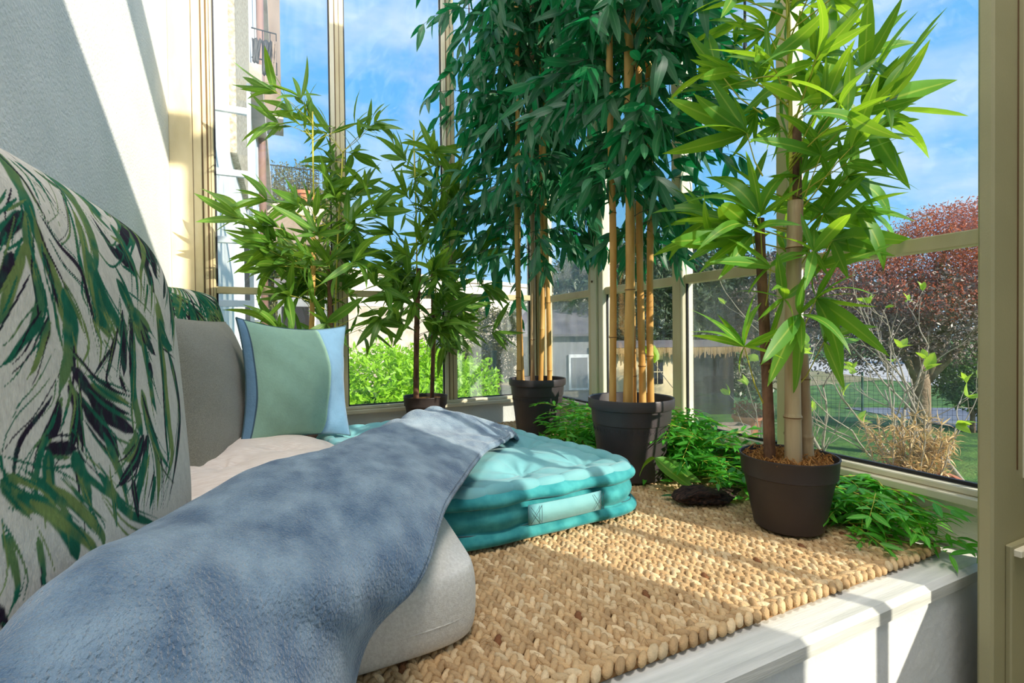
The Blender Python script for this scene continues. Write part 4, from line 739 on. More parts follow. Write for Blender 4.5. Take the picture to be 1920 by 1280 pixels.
# front pot
ZR = .0175
ST5 = [(.787, .592, .780, .601, .575, .0095, 'bark', .3), (.808, .556, .816, .559, .60, .0135, 'cane_pale', .14), (.858, .560, .850, .568, .33, .0108, 'cane_pale', .12), (.826, .578, .832, .580, 1.35, .0035, 'twig_y', .5), (.830, .575, .838, .576, .75, .0105, 'bark', .5)]
p5 = potted('bright green bamboo in a plain black pot, nearest the camera', .828, .582, ZR, .081, .131, 'plain', 'pot2', ST5, .90, True)
cl5 = {}
items = []
for v in FRONT:
    b_, t_ = Vector(v[:3]), Vector(v[3:]); d = t_-b_; cl5[tuple(v[:3])] = b_; items.append((b_, d, d.length*1.04, random.uniform(-1.5, 1.5)))
paths = []
for b_ in cl5.values():
    s = min([Vector((.783, .597, 0)), Vector((.828, .578, 0))], key=lambda q: (q.xy-b_.xy).length); zz = b_.z-.07-.06*random.random(); p0 = Vector((s.x, s.y, max(.17, zz))); m_ = (p0+b_)/2+Vector((0, 0, -.012)); paths.append([p0, m_, b_])
    for k in range(4):     # short inner leaves of each cluster
        items.append((b_, (b_-p0).normalized()*.6+rnd_unit()*.9, random.uniform(.05, .10), random.uniform(-1, 1)))
pp, ll = grow([(.826, .578, .832, .580, 1.3)], (.40, 1.3), 60, (.07, .17), .2, 1, .10, 5, rise=.7, clus=5)
paths += pp; items += [q for q in ll if q[0].y+q[1][1]*q[2] > .30]
twigs(p5, paths, M['twig_y'], .0016); add_leaves(items, LMESH['bright'], LM['bright'], p5)

# big pot, tall dark bamboo
STB = [(.718, .955, .728, .962, 1.75, .0085, 'cane', .26), (.735, .915, .752, .918, 1.75, .0115, 'cane', .24), (.775, .955, .780, .955, 1.4, .0075, 'cane', .22), (.780, .920, .774, .934, 1.75, .0085, 'cane', .25), (.812, .925, .812, .935, 1.75, .0085, 'cane', .25)]
p4 = potted('tall dark green bamboo with five golden canes in the big black pot', .780, .965, ZR, .105, .196, 'nursery', 'pot', STB, .72, relief=True)
pa, it = grow(STB, (.56, 1.72), 250, (.12, .27), 1.4, 2, .082, 41, rise=.9, spread=.9, zpow=.75)
twigs(p4, pa, M['twig_d'], .0010); add_leaves(it, LMESH['dark'], LM['dark'], p4, spec=dict(w=.24, seg=4))
# third pot
STT = [(.763, 1.575, .782, 1.585, 1.85, .0085, 'cane', .27), (.790, 1.60, .780, 1.60, 1.5, .0085, 'cane', .25), (.838, 1.60, .842, 1.59, 1.7, .0085, 'cane_pale', .24), (.854, 1.565, .878, 1.56, 1.85, .009, 'cane', .27), (.880, 1.545, .856, 1.56, 1.85, .0085, 'cane', .26)]
p3 = potted('tall dark green bamboo with thin canes in the black pot in the far corner', .843, 1.575, ZR, .105, .194, 'nursery', 'pot', STT, .72, relief=True)
pa, it = grow(STT, (.58, 1.88), 300, (.16, .42), 1.6, 2, .086, 43, rise=.9, spread=.85, zpow=.75)
twigs(p3, pa, M['twig_d'], .0012); add_leaves(it, LMESH['dark'], LM['dark'], p3, spec=dict(w=.24, seg=4))
# two small bushy bamboos at the back window
ST1 = [(.078, 1.735, .090, 1.735, .70, .0085, 'cane', .17), (.136, 1.75, .145, 1.75, .66, .0085, 'bark', .3), (.085, 1.745, .100, 1.74, 1.12, .003, 'twig_y', .5), (.140, 1.755, .19, 1.74, 1.0, .003, 'twig_y', .5)]
p1 = potted('leafy green bamboo behind the striped cushion, left of the small black pot', .105, 1.745, ZR, .082, .131, 'plain', 'pot2', ST1, .9)
pa, it = grow(ST1[:2], (.30, .68), 30, (.10, .26), .3, 1, .125, 51, rise=.55, clus=8, spread=.95)
pb, ib = grow(ST1[2:], (.50, 1.10), 34, (.05, .17), .2, 1, .115, 52, rise=.8, clus=6, spread=.9)
twigs(p1, pa+pb, M['twig_y'], .0013); add_leaves(it+ib, LMESH['mid'], LM['mid'], p1)
ST2 = [(.436, 1.765, .452, 1.76, .62, .0105, 'bark', .16), (.497, 1.765, .505, 1.765, .66, .0075, 'bark', .2), (.445, 1.765, .440, 1.75, 1.12, .003, 'twig_y', .5), (.50, 1.765, .53, 1.76, 1.0, .003, 'twig_y', .5)]
p2 = potted('leafy green bamboo in the small black pot at the back window', .474, 1.770, ZR, .082, .131, 'plain', 'pot2', ST2, .9)
pa, it = grow(ST2[:2], (.30, .64), 30, (.10, .26), .35, 1, .125, 61, rise=.45, clus=8, spread=.95)
pb, ib = grow(ST2[2:], (.50, 1.12), 36, (.05, .15), .2, 1, .11, 62, rise=.8, clus=6, spread=.9)
twigs(p2, pa+pb, M['twig_d'], .0013); add_leaves(it+ib, LMESH['mid'], LM['mid'], p2)

# ------------------------------------------------------------ leaf garlands heaped along the right wall
def garland(label, pathpts, nspr, seed, width, height, sl=(.06, .12)):
    r = random.Random(seed); P = [Vector(p) for p in pathpts]; t = thing('leaf_garland', label, 'garland', P[0], 0, None)
    main = []
    for i in range(len(P)-1):
        for k in range(12): q = P[i].lerp(P[i+1], k/12); main.append(q+Vector((r.gauss(0, .004), r.gauss(0, .004), r.gauss(0, .003))))
    twigs(t, [main], M['twig_d'], .0018); items = []; sp_ = []
    for i in range(nspr):
        c = main[r.randrange(len(main))]+Vector((r.uniform(-width, width), r.uniform(-.03, .03), r.uniform(0, 1)**1.4*height)); c.x = min(c.x, 1.0); c.z = max(c.z, .022)
        a = r.choice([-1, 1])*PI/2+r.gauss(0, .8); d = Vector((math.cos(a), math.sin(a), r.uniform(-.25, .5))).normalized(); l = r.uniform(*sl); n_ = int(l/.011); path = [c.copy()]
        for k in range(n_):
            d = (d+Vector((0, 0, -.05))+rnd(r)*.05).normalized(); c = c+d*l/n_
            c.x = min(c.x, 1.005); c.z = max(c.z, .02); path.append(c.copy()); sd = d.cross(Vector((0, 0, 1))).normalized()*(1 if k % 2 else -1)
            ld = (d*.8+sd*.75+rnd(r)*.3).normalized(); L = r.uniform(.024, .042)
            if c.x+ld.x*L > 1.012: ld.x *= -1
            if c.z+ld.z*L < .018: ld.z = abs(ld.z)
            items.append((c.copy(), ld, L, r.uniform(-.8, .8)))
        items.append((c.copy(), d, .03, 0)); sp_.append(path)
    twigs(t, sp_, M['twig_y'], .0007); add_leaves(items, LMESH['garland'], LM['garland'], t, spec=dict(w=.26, seg=4)); return t
LMESH['garland'] = leaf_meshes('leaf', LM['garland'], [dict(w=.24, arch=.15, seg=5), dict(w=.27, arch=.0, seg=5), dict(w=.22, arch=.25, seg=5)])
garland('green leaf garland running from the front pot to the front edge of the bench', [(.955, .70, .03), (.950, .60, .03), (.955, .52, .025), (.955, .46, .022)], 130, 71, .05, .065, (.05, .10))
garland('green leaf garland heaped between the big pot and the front pot', [(.955, 1.12, .04), (.93, 1.0, .04), (.93, .88, .035), (.935, .74, .03)], 250, 72, .08, .115)
garland('green leaf garland heaped between the two tall dark bamboos', [(.88, 1.42, .03), (.90, 1.32, .04), (.86, 1.24, .03), (.80, 1.18, .025)], 150, 73, .085, .10)

# ------------------------------------------------------------ small things on the rug
M['barkpiece'] = mat('dark_tree_bark', srgb(34, 24, 22), srgb(104, 72, 58), 60, .9, bump=.006, bscale=160, stretch=(1, 5, 3), lo=.4, hi=.75)
v = []; f = []; nA, nB = 40, 22
for i in range(nA+1):
    t = i/nA; wv = math.sin(PI*min(1, max(0, t))**.8)**.55
    for j in range(nB):
        a = 2*PI*j/nB; n_ = 1+.16*math.sin(a*5+t*6)+.10*math.sin(a*9+t*23)+.07*math.sin(t*50+a*3)
        v.append(((t-.5)*.155, math.cos(a)*.032*wv*n_+.006*math.sin(t*9), .012+math.sin(a)*.0155*wv*n_*(1+.35*math.sin(t*5))+(.004*math.sin(t*7)))) 
for i in range(nA):
    for j in range(nB): f.append((i*nB+j, i*nB+(j+1) % nB, (i+1)*nB+(j+1) % nB, (i+1)*nB+j))
bp = link('bark_piece', v, f, M['barkpiece'], None, True); bp.scale = (1.12, 1, .82); bp.location = (.806, .745, .0195); bp.rotation_euler = (0, 0, -.12); tag(bp, 'dark rough piece of tree bark lying on the rug', 'bark')
lf = thing('fallen_leaf', 'fallen sprig of three yellow green leaves resting against the big pot', 'leaf', (.765, .862, .085))
def bigleaf(p0, p1, w, arch, m, parent, rl=0):
    vv, ff, uv = leaf_geo(w=w, arch=arch, seg=8); d = Vector(p1)-Vector(p0); x, y, z = basis(d, rl); Mx = np.array([x, y, z])*d.length
    return link('leaf', (vv@Mx+np.array(p0)-np.array(parent.location)).tolist(), ff, m, parent, True, uvs=uv)
bigleaf((.765, .862, .085), (.700, .850, .060), .36, .2, LM['bright'], lf, 1.0)
bigleaf((.765, .862, .085), (.838, .800, .032), .34, -.15, LM['bright'], lf, .9); bigleaf((.765, .862, .085), (.800, .778, .028), .30, -.1, LM['bright'], lf, .6)
lt = bigleaf((.725, .800, .022), (.768, .770, .024), .26, .1, LM['dark'], thing('fallen_leaf', 'single blue green leaf lying beside the bark piece', 'leaf', (.725, .800, .022)))
# black hanging rods outside the glass
M['black'] = mat('black_metal', srgb(30, 30, 34), rough=.45)
for nm, x, y, z, lab in (('a', .725, 1.93, 1.27, 'thin black pull rod hanging outside the back window'), ('b', 1.058, .855, 1.085, 'thin black pull rod hanging outside the right window')):
    o = MB().tube([(0, 0, 0), (0, 0, 1.4)], .0032, 8).go('pull_rod', M['black'], None, True, loc=(x, y, z)); tag(o, lab, 'rod')
    MB().tube([(0, 0, -.012), (0, 0, .012)], .005, 10).go('tip', M['black'], o, True)

# ------------------------------------------------------------ outside: ground
GZ = -1.75
M['grass'] = mat('lawn', srgb(44, 84, 34), srgb(88, 128, 50), 3, .95, bump=.03, bscale=30, detail=8)
M['road'] = mat('pale_road', srgb(176, 168, 160), srgb(196, 188, 180), 1.2, .9)
M['asphalt'] = mat('grey_path', srgb(96, 102, 116), srgb(120, 124, 134), 1.5, .9)
M['earth'] = mat('dry_earth', srgb(150, 130, 100), srgb(120, 120, 70), 1.5, .95)
M['stucco'] = mat('pale_house_stucco', srgb(222, 208, 192), srgb(236, 226, 214), 1.5, .9, bump=.01, bscale=20)
M['stucco2'] = mat('white_house_paint', srgb(224, 222, 222), srgb(238, 236, 234), 2, .85)
M['concrete'] = mat('aged_concrete', srgb(176, 162, 148), srgb(204, 192, 178), 3, .9, bump=.01, bscale=25)
M['pebble'] = mat('pebbledash', srgb(150, 136, 112), srgb(206, 194, 172), 30, .95, bump=.01, bscale=40)
M['brownwood'] = mat('weathered_soffit', srgb(128, 112, 102), srgb(160, 142, 128), 2, .9, stretch=(1, 1, .3))
M['pipe'] = mat('brown_downpipe', srgb(124, 92, 84), srgb(150, 116, 106), 3, .5)
M['whitemetal'] = mat('white_painted_steel', srgb(214, 218, 224), srgb(230, 232, 236), 5, .5)
M['terracotta'] = mat('terracotta', srgb(184, 110, 78), srgb(206, 134, 100), 6, .8)
M['iron'] = mat('dark_iron', srgb(46, 48, 52), rough=.6)
M['greenmetal'] = mat('green_metal', srgb(40, 84, 72), rough=.5)
M['shedwall'] = mat('grey_shed_wall', srgb(120, 122, 128), srgb(146, 148, 152), 1.2, .9)
M['shedcream'] = mat('cream_shed_wall', srgb(206, 190, 150), srgb(222, 206, 172), 2, .9)
M['roof'] = mat('slate_shed_roof', srgb(92, 88, 96), srgb(120, 114, 118), 2, .9)
M['dark'] = mat('dark_opening', srgb(30, 30, 34), rough=.9)
M['reed'] = mat('reed_thatch', srgb(150, 124, 84), srgb(190, 164, 120), 4, .95, stretch=(6, 6, .4))
M['trunk'] = mat('tree_trunk', srgb(112, 92, 72), srgb(150, 130, 106), 8, .9, bump=.02, bscale=20)
M['trunk2'] = mat('grey_fig_bark', srgb(128, 120, 106), srgb(164, 154, 136), 12, .9, bump=.004, bscale=60)
M['straw'] = leaf_mat('dry_straw_leaf', srgb(196, 164, 108), srgb(222, 196, 144), trans=.3, rnd=.3)
FM = dict(hedge=leaf_mat('hedge_leaf', srgb(122, 176, 40), srgb(170, 206, 70), trans=.45, tcol=srgb(190, 230, 40), rnd=.4),
          laurel=leaf_mat('laurel_leaf', srgb(52, 72, 44), srgb(110, 120, 90), trans=.2, rnd=.5, gloss=.7),
          olive=leaf_mat('olive_leaf', srgb(112, 112, 66), srgb(140, 136, 90), trans=.25, rnd=.5),
          plum=leaf_mat('plum_leaf', srgb(160, 100, 78), srgb(170, 110, 86), trans=.4, tcol=srgb(214, 116, 76), rnd=.5),
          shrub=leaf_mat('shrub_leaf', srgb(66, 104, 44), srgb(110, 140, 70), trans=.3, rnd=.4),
          fig=leaf_mat('young_fig_leaf', srgb(150, 184, 56), srgb(190, 210, 90), trans=.5, tcol=srgb(200, 230, 60), rnd=.2),
          bare=leaf_mat('bare_twiggy_crown', srgb(116, 100, 92), srgb(130, 116, 104), trans=.1, rnd=.3))
def plane(name, x0, y0, x1, y1, z, m, nx=1):
    return struct(link(name, [(x0, y0, z), (x1, y0, z), (x1, y1, z), (x0, y1, z)], [(0, 1, 2, 3)], m))
plane('lawn', -60, -60, 140, 140, GZ, M['grass'])
plane('terrace', -30, 3.0, 1.9, 9.5, GZ+.01, M['earth'])
plane('garden_path', 3.6, 12.2, 60, 20, GZ+.012, M['earth'])
def quad(name, pts, z, m): return struct(link(name, [(x, y, z) for x, y in pts], [(0, 1, 2, 3)], m))
quad('path', [(12, 1.5), (20, -4), (24, 2.4), (14, 8.2)], GZ+.02, M['asphalt'])
quad('road', [(19, 3.0), (60, -30), (90, 20), (30, 24)], GZ+.015, M['road'])

# hedge by the back window
h = thing('hedge', 'bright green sunlit hedge right outside the back window', 'hedge', (1.3, 5.4, GZ))
foliage('foliage', FM['hedge'], [(x-1.3, y-5.4, z-GZ, .55, .5, .50) for x, y, z in ((.3, 5.6, -.25), (.9, 5.2, -.18), (1.4, 5.3, -.2), (1.9, 5.6, -.35), (.6, 5.5, -.8), (1.2, 5.2, -.8), (1.8, 5.3, -.9))], 26000, .075, h, seed=3, shell=.55)
MB().tube([(0, 0, 0), (0, .05, 1.0)], .04, 8).go('trunk', M['trunk'], h, True)
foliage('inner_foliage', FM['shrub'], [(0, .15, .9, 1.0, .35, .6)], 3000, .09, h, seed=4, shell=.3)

def tree(name, label, cat, base, blobs, m, n, size, trunk, tm='trunk', droop=0, seed=1, shell=.45, group=None):
    t = thing(name, label, cat, base, 0, group); B_ = Vector(base)
    foliage('foliage', m, [(x-B_.x, y-B_.y, z-B_.z, a, b, c) for x, y, z, a, b, c in blobs], n, size, t, droop, seed, shell)
    mb = MB(); r = random.Random(seed); top = max(q[2] for q in blobs)-B_.z
    mb.tube([(0, 0, 0), (.06*top*.1, 0, top*.3), (0, .05, top*.65)], [trunk, trunk*.85, trunk*.6], 10)
    for q in blobs[:8]: mb.tube([(0, 0, top*.3), ((q[0]-B_.x)*.5, (q[1]-B_.y)*.5, top*.3+(q[2]-B_.z-top*.3)*.6), (q[0]-B_.x, q[1]-B_.y, q[2]-B_.z)], [trunk*.5, trunk*.3, trunk*.12], 6)
    mb.go('trunk', M[tm], t, True); return t
tree('laurel_tree', 'large dark evergreen tree behind the reed roofed shed', 'tree', (10.2, 10.9, GZ), [(8.2, 11.8, 1.3, 1.5, 1.5, 1.3), (9.4, 11.2, 1.9, 1.6, 1.5, 1.3), (10.8, 10.6, 1.7, 1.6, 1.5, 1.2), (12.0, 10.0, 1.6, 1.4, 1.4, 1.1), (10.2, 11, .6, 2.4, 1.6, .8), (8.6, 12.4, 2.3, 1.2, 1.2, .8), (11.6, 9.3, -.5, .9, .7, 1.0), (12.6, 9.2, .4, 1.0, .8, .9)], FM['laurel'], 52000, .17, .2, seed=5, shell=.6)
tree('olive_tree', 'olive green tree under the far balcony on the left', 'tree', (.6, 17, GZ), [(-.1, 17, 2.9, 1.0, .9, .9), (1.0, 17, 2.6, .9, .9, 1.0), (.4, 17, 1.6, 1.4, .9, .9)], FM['olive'], 16000, .17, .15, seed=6)
tree('distant_tree', 'bushy tree seen past the terracotta pot on the balcony', 'tree', (1.0, 19, GZ), [(-.2, 19, 5.0, .6, .8, .7), (.9, 19, 5.2, .9, .8, .7), (1.6, 19, 4.5, .6, .8, .6)], FM['olive'], 7000, .14, .12, seed=7, shell=.2)
plum = tree('plum_tree', 'reddish leaved plum tree at the right, by the road', 'tree', (9.6, 4.4, GZ), [(9.9, 4.3, 1.6, 1.0, 1.0, .8), (9.0, 5.0, 1.3, 1.0, .9, .75), (10.6, 3.7, 1.7, 1.1, 1.0, .9), (11.3, 3.4, 1.2, .9, .8, .8), (9.8, 4.4, .85, 1.5, 1.0, .4), (10.1, 4.2, 2.15, .7, .7, .35), (10.9, 3.9, 2.2, .5, .5, .3)], FM['plum'], 60000, .048, .15, seed=8, shell=.3)
foliage('bare_twigs', FM['bare'], [(-.7, .6, 2.3, 1.6, .8, .9), (.3, -.2, 2.4, 1.6, .8, .8)], 26000, .07, plum, seed=9, shell=.1)
tree('bare_tree', 'bare grey twiggy tree left of the plum tree', 'tree', (12.0, 8.4, GZ), [(11.6, 8.8, .9, 1.0, 1.0, 1.1), (12.6, 8.0, 1.2, 1.1, 1.0, 1.1), (12.1, 8.4, 1.9, .9, .9, .7)], FM['bare'], 30000, .10, .10, seed=10, shell=.1)
tree('shrub', 'round green shrub at the right end of the mesh fence', 'shrub', (12.9, 5.0, GZ), [(12.9, 5.0, -.6, .7, .7, .65), (13.4, 4.8, -.9, .6, .6, .6)], FM['shrub'], 7000, .11, .05, seed=11)
tree('shrub', 'grey green shrub in front of the iron gate', 'shrub', (4.6, 13.4, GZ), [(4.5, 13.5, -.9, .5, .5, .7), (4.9, 13.2, -.3, .35, .4, .45), (6.9, 13.4, -1.3, .4, .4, .4)], FM['olive'], 6000, .12, .05, seed=12)
tree('wall_ivy', 'dark shrub growing against the long garden wall', 'shrub', (8.2, 17.5, GZ), [(7.4, 18, .6, .9, .5, 1.0), (9.0, 17.2, .9, 1.4, .6, .9), (10.6, 17.6, .9, 1.3, .6, 1.0), (7.9, 17.7, -.6, .8, .5, .9)], FM['olive'], 12000, .16, .06, seed=13)
# long garden wall of pale blocks with a coping
wl = thing('garden_wall', 'long pale stone boundary wall beyond the gate', 'wall', (5, 20, GZ))
dirv = Vector((10.6, 3.6, 0)).normalized(); nv = Vector((-dirv.y, dirv.x, 0))
def wbox(a0, a1, z0, z1, d0, d1, name, m, par, off=(0, 0, 0)):
    v = [tuple(dirv*a+nv*d+Vector((0, 0, z))+Vector(off)) for z in (z0, z1) for a, d in ((a0, d0), (a1, d0), (a1, d1), (a0, d1))]
    return link(name, v, [(0, 3, 2, 1), (4, 5, 6, 7), (0, 1, 5, 4), (1, 2, 6, 5), (2, 3, 7, 6), (3, 0, 4, 7)], m, par, False)
wbox(-4.5, 16, 0, 4.55, 0, .3, 'wall_body', M['concrete'], wl)
wbox(-4.5, 16, 4.55, 4.72, -.08, .4, 'coping', M['stucco'], wl); wbox(-4.5, 16, 3.3, 4.5, -.03, 0, 'render_band', M['stucco'], wl)
# iron gate and green post
gt = thing('iron_gate', 'dark iron bar gate beside the green post', 'gate', (5.35, 15.1, GZ)); gd = Vector((.80, -.37, 0)).normalized()
for k in range(14): p = gd*(.06*k+.02); MB().tube([tuple(p), tuple(p+Vector((0, 0, 1.38)))], .012, 6).go('bar', M['iron'], gt)
for z in (.12, .62, 1.32): MB().tube([(0, 0, z), tuple(gd*.84+Vector((0, 0, z)))], .018, 6).go('rail', M['iron'], gt)
o = MB().box((-.07, -.07, 0), (.07, .07, 1.55), .01).box((-.09, -.09, 1.55), (.09, .09, 1.62), .01).go('post', M['greenmetal'], None, loc=(6.25, 14.7, GZ)); tag(o, 'square green gate post', 'post')
fn = thing('mesh_fence', 'thin dark wire mesh fence along the road', 'fence', (10.5, 6.9, GZ)); fd = Vector((3.0, -2.4, 0)).normalized()
for k in range(6): p = fd*(1.05*k); MB().tube([tuple(p), tuple(p+Vector((0, 0, 1.25)))], .022, 6).go('post', M['greenmetal'], fn)
mb = MB()
for k in range(60): p = fd*(.09*k); mb.tube([tuple(p), tuple(p+Vector((0, 0, 1.15)))], .003, 3, False)
for k in range(12): mb.tube([(0, 0, .05+.1*k), tuple(fd*5.3+Vector((0, 0, .05+.1*k)))], .003, 3, False)
stuff(mb.go('wire_mesh', M['iron'], fn))
# sheds
sh = thing('garden_shed', 'grey garden shed with a white framed window', 'shed', (6.1, 10.6, GZ))
def sbox(par, a, b, name, m, loc): 
    return MB().box(a, b).go(name, m, par)
sd = Vector((.92, -.39, 0)); sn = Vector((.39, .92, 0))
def obox(par, a0, a1, d0, d1, z0, z1, name, m):
    v = [tuple(sd*a+sn*d+Vector((0, 0, z))) for z in (z0, z1) for a, d in ((a0, d0), (a1, d0), (a1, d1), (a0, d1))]
    return link(name, v, [(0, 3, 2, 1), (4, 5, 6, 7), (0, 1, 5, 4), (1, 2, 6, 5), (2, 3, 7, 6), (3, 0, 4, 7)], m, par, False)
obox(sh, -.6, 1.15, 0, 2, 0, 2.15, 'wall', M['shedwall'])
o = link('roof', [tuple(sd*a+sn*d+Vector((0, 0, z))) for a, d, z in ((-.75, -.2, 2.08), (1.25, -.2, 2.08), (1.25, 1.1, 2.75), (-.75, 1.1, 2.75), (-.75, -.2, 2.14), (1.25, -.2, 2.14), (1.25, 1.1, 2.82), (-.75, 1.1, 2.82))], [(0, 3, 2, 1), (4, 5, 6, 7), (0, 1, 5, 4), (1, 2, 6, 5), (2, 3, 7, 6), (3, 0, 4, 7)], M['roof'], sh, False)
wf = obox(sh, .42, .95, -.05, 0, .72, 1.62, 'window_frame', M['whitemetal']); obox(sh, .48, .89, -.06, -.04, .78, 1.54, 'pane', M['shedwall'])
s2 = thing('reed_shed', 'low cream shed with a reed fringed roof under the dark tree', 'shed', (7.4, 10.1, GZ))
obox(s2, 0, 2.0, 0, 2, 0, 1.75, 'wall', M['shedcream']); obox(s2, 2.0, 3.4, .2, 2, 0, 1.7, 'dark_bay', M['dark'])
obox(s2, -.2, 3.6, -.3, 2.2, 1.78, 1.95, 'roof', M['roof'])
mb = MB()
for i in range(150):
    a = -.18+i*.0252; L = random.uniform(.16, .34); p = sd*a-sn*.28; mb.tube([tuple(p+Vector((0, 0, 1.82))), tuple(p+Vector((0, 0, 1.82-L)))], [.014, .006], 4, False)
stuff(mb.go('reed_fringe', M['reed'], s2))
o = obox(s2, 1.15, 1.45, -.03, 0, .85, 1.45, 'window', M['dark']); obox(s2, 1.29, 1.31, -.045, -.03, .85, 1.45, 'glazing_bar', M['shedcream']); obox(s2, 1.15, 1.45, -.045, -.03, 1.14, 1.16, 'glazing_bar', M['shedcream'])
# planter boxes on the lawn
bxs = thing('wooden_planter', 'weathered wooden planter box standing on the lawn', 'planter', (7.45, 6.45, GZ), -.4)
for (a, b, nme) in (((-.35, -.2, 0), (.35, -.17, .42), 'board'), ((-.35, .17, 0), (.35, .2, .42), 'board'), ((-.35, -.17, 0), (-.32, .17, .42), 'board'), ((.32, -.17, 0), (.35, .17, .42), 'board')): MB().box(a, b).go(nme, M['brownwood'], bxs)
MB().box((-.32, -.17, .3), (.32, .17, .36)).go('earth', M['dark'], bxs)
rp_ = thing('terracotta_pot', 'terracotta pot with a reddish plant behind the wooden planter', 'pot', (8.4, 6.75, GZ)); autosmooth(MB().lathe([(0, 0), (.2, 0), (.28, .4), (.31, .4), (.31, .46), (.26, .46), (.24, .4)], 28).go('pot', M['terracotta'], rp_, True))
foliage('foliage', FM['plum'], [(0, 0, .55, .28, .28, .2)], 900, .06, rp_, seed=22)
# truck by the road
tk = thing('flatbed_trailer', 'dark flatbed truck trailer parked beyond the road', 'truck', (37.5, 15.6, -1.95), -.38)
MB().box((-1.6, 0, 1.0), (9, 2.4, 1.28), .03).go('bed', M['iron'], tk); MB().box((-1.5, .5, .72), (8.8, 1.9, 1.0)).go('chassis', M['dark'], tk)
MB().box((-1.62, -.02, 1.28), (9, .03, 1.36)).go('side_rail', M['whitemetal'], tk)
M['tyre'] = mat('tyre', srgb(34, 34, 36), rough=.8); M['hub'] = mat('steel_hub', srgb(170, 170, 168), rough=.4, metallic=.5)
for k in range(4):
    w = MB().lathe([(.2, -.14), (.46, -.14), (.5, -.08), (.5, .08), (.46, .14), (.2, .14)], 24).go('wheel', M['tyre'], tk, True, loc=(-.7+1.35*(k % 2), .15+2.0*(k//2), .5)); w.rotation_euler = (PI/2, 0, 0)
    MB().lathe([(0, .11), (.12, .12), (.28, .13), (.29, .1)], 20).go('hub', M['hub'], w, True)
MB().box((6.2, .1, .6), (7.6, 2.2, .95)).go('tool_box', M['dark'], tk)

# fig tree with young leaves close to the right pane
fg = thing('fig_tree', 'leafless grey fig tree with a few young green leaves close to the right window', 'tree', (2.65, .82, GZ)); r = random.Random(12); mb = MB(); tips = []
def branch(p, d, L, rad, dep):
    n_ = 5; pts = [p]; 
    for k in range(n_):
        d = (d+rnd(r)*.16+Vector((0, 0, .05))).normalized(); p = p+d*L/n_; pts.append(p)
    mb.tube([tuple(q) for q in pts], [rad*(1-.45*k/n_) for k in range(n_+1)], 7, True)
    if dep == 0: tips.append((p, d)); return
    for k in range(r.choice([2, 2, 3])):
        branch(pts[r.choice([3, 4, 5])], (d+rnd(r)*.75+Vector((0, 0, .12))).normalized(), L*r.uniform(.55, .8), rad*.55, dep-1)
for d0 in ((-.25, .42, .8), (.22, .42, .85), (-.55, .3, .55), (.45, -.1, .8), (.1, .75, .6)):
    branch(Vector((0, 0, .60)), Vector(d0).normalized(), .85, .021, 4)
mb.tube([(0, 0, 0), (.02, 0, .3), (0, 0, .6)], [.07, .06, .05], 10); mb.go('branches', M['trunk2'], fg, True)
it = []
for p, d in tips:
    if r.random() < .35:
        for k in range(4): it.append((p+fg.location, (d+rnd(r)*.8).normalized(), r.uniform(.04, .075), r.uniform(-1, 1)))
leaf_batch('young_leaves', FM['fig'], it, fg, dict(w=.5, seg=4))
# dry plant in a pot outside
st_ = thing('pot_stand', 'grey masonry pier outside the window that carries the dry potted plant', 'stand', (1.86, .885, GZ)); MB().box((-.14, -.14, 0), (.14, .14, 1.41), .01).go('pier', M['concrete'], st_); MB().box((-.17, -.17, 1.41), (.17, .17, 1.45), .01).go('cap', M['concrete'], st_)
dp = thing('dry_potted_plant', 'dried straw coloured plant in a terracotta pot outside the right window', 'potted plant', (1.86, .885, -.30))
autosmooth(MB().lathe([(0, 0), (.085, 0), (.118, .16), (.13, .16), (.132, .20), (.118, .20), (.10, .15)], 40).go('pot', M['terracotta'], dp, True)); MB().lathe([(0, .19), (.115, .185)], 24).go('soil', M['dark'], dp)
it = []; mb = MB(); r = random.Random(5)
for i in range(30):
    a = r.uniform(0, 2*PI); q = r.uniform(0, .09); p = Vector((q*math.cos(a), q*math.sin(a), .19)); d = Vector((math.cos(a)*.3, math.sin(a)*.3, 1)).normalized(); L = r.uniform(.06, .20)*(1 if r.random() < .8 else 1.3); pts = [p]
    for k in range(6):
        d = (d+rnd(r)*.16).normalized(); p = p+d*L/6; pts.append(p)
        for j in range(7): it.append((p+dp.location, (d*.5+rnd(r)).normalized(), r.uniform(.025, .055), r.uniform(-1, 1)))
    mb.tube([tuple(q) for q in pts], .0022, 4, False)
mb.go('stem', M['trunk2'], dp, True)
add_leaves(it, leaf_meshes('leaf', M['straw'], [dict(w=.10, arch=.3, seg=4), dict(w=.09, arch=-.2, seg=4)]), M['straw'], dp, spec=dict(w=.10, seg=4, arch=.4))

# ------------------------------------------------------------ the house front seen through the left pane
hs = thing('house_front', 'pale facade of the neighbouring house along the left of the window', 'building', (XL, 4, 0))
def hb(a, b, name, m, par=hs): return MB().box((a[0]-XL, a[1]-4, a[2]), (b[0]-XL, b[1]-4, b[2]), .004).go(name, M[m], par)
hb((-1.2, 2.1, GZ), (-.38, 13.0, 9), 'wall', 'stucco2')
hb((-.40, 4.6, 1.9), (-.33, 6.6, 6), 'pebbledash_panel', 'pebble'); hb((-.40, 2.1, -.5), (-.36, 3.6, 3.4), 'render_panel', 'stucco2')
sht = hb((-.40, 7.0, .6), (-.30, 7.7, 3.0), 'shutter', 'whitemetal'); hb((-.40, 8.6, 2.6), (-.30, 9.3, 5.2), 'shutter', 'whitemetal')
hb((-.40, 5.2, -.4), (-.34, 6.2, 1.5), 'window', 'dark'); hb((-.40, 5.15, -.45), (-.33, 5.22, 1.55), 'window_frame', 'whitemetal'); hb((-.40, 6.2, -.45), (-.33, 6.3, 1.55), 'window_frame', 'whitemetal')
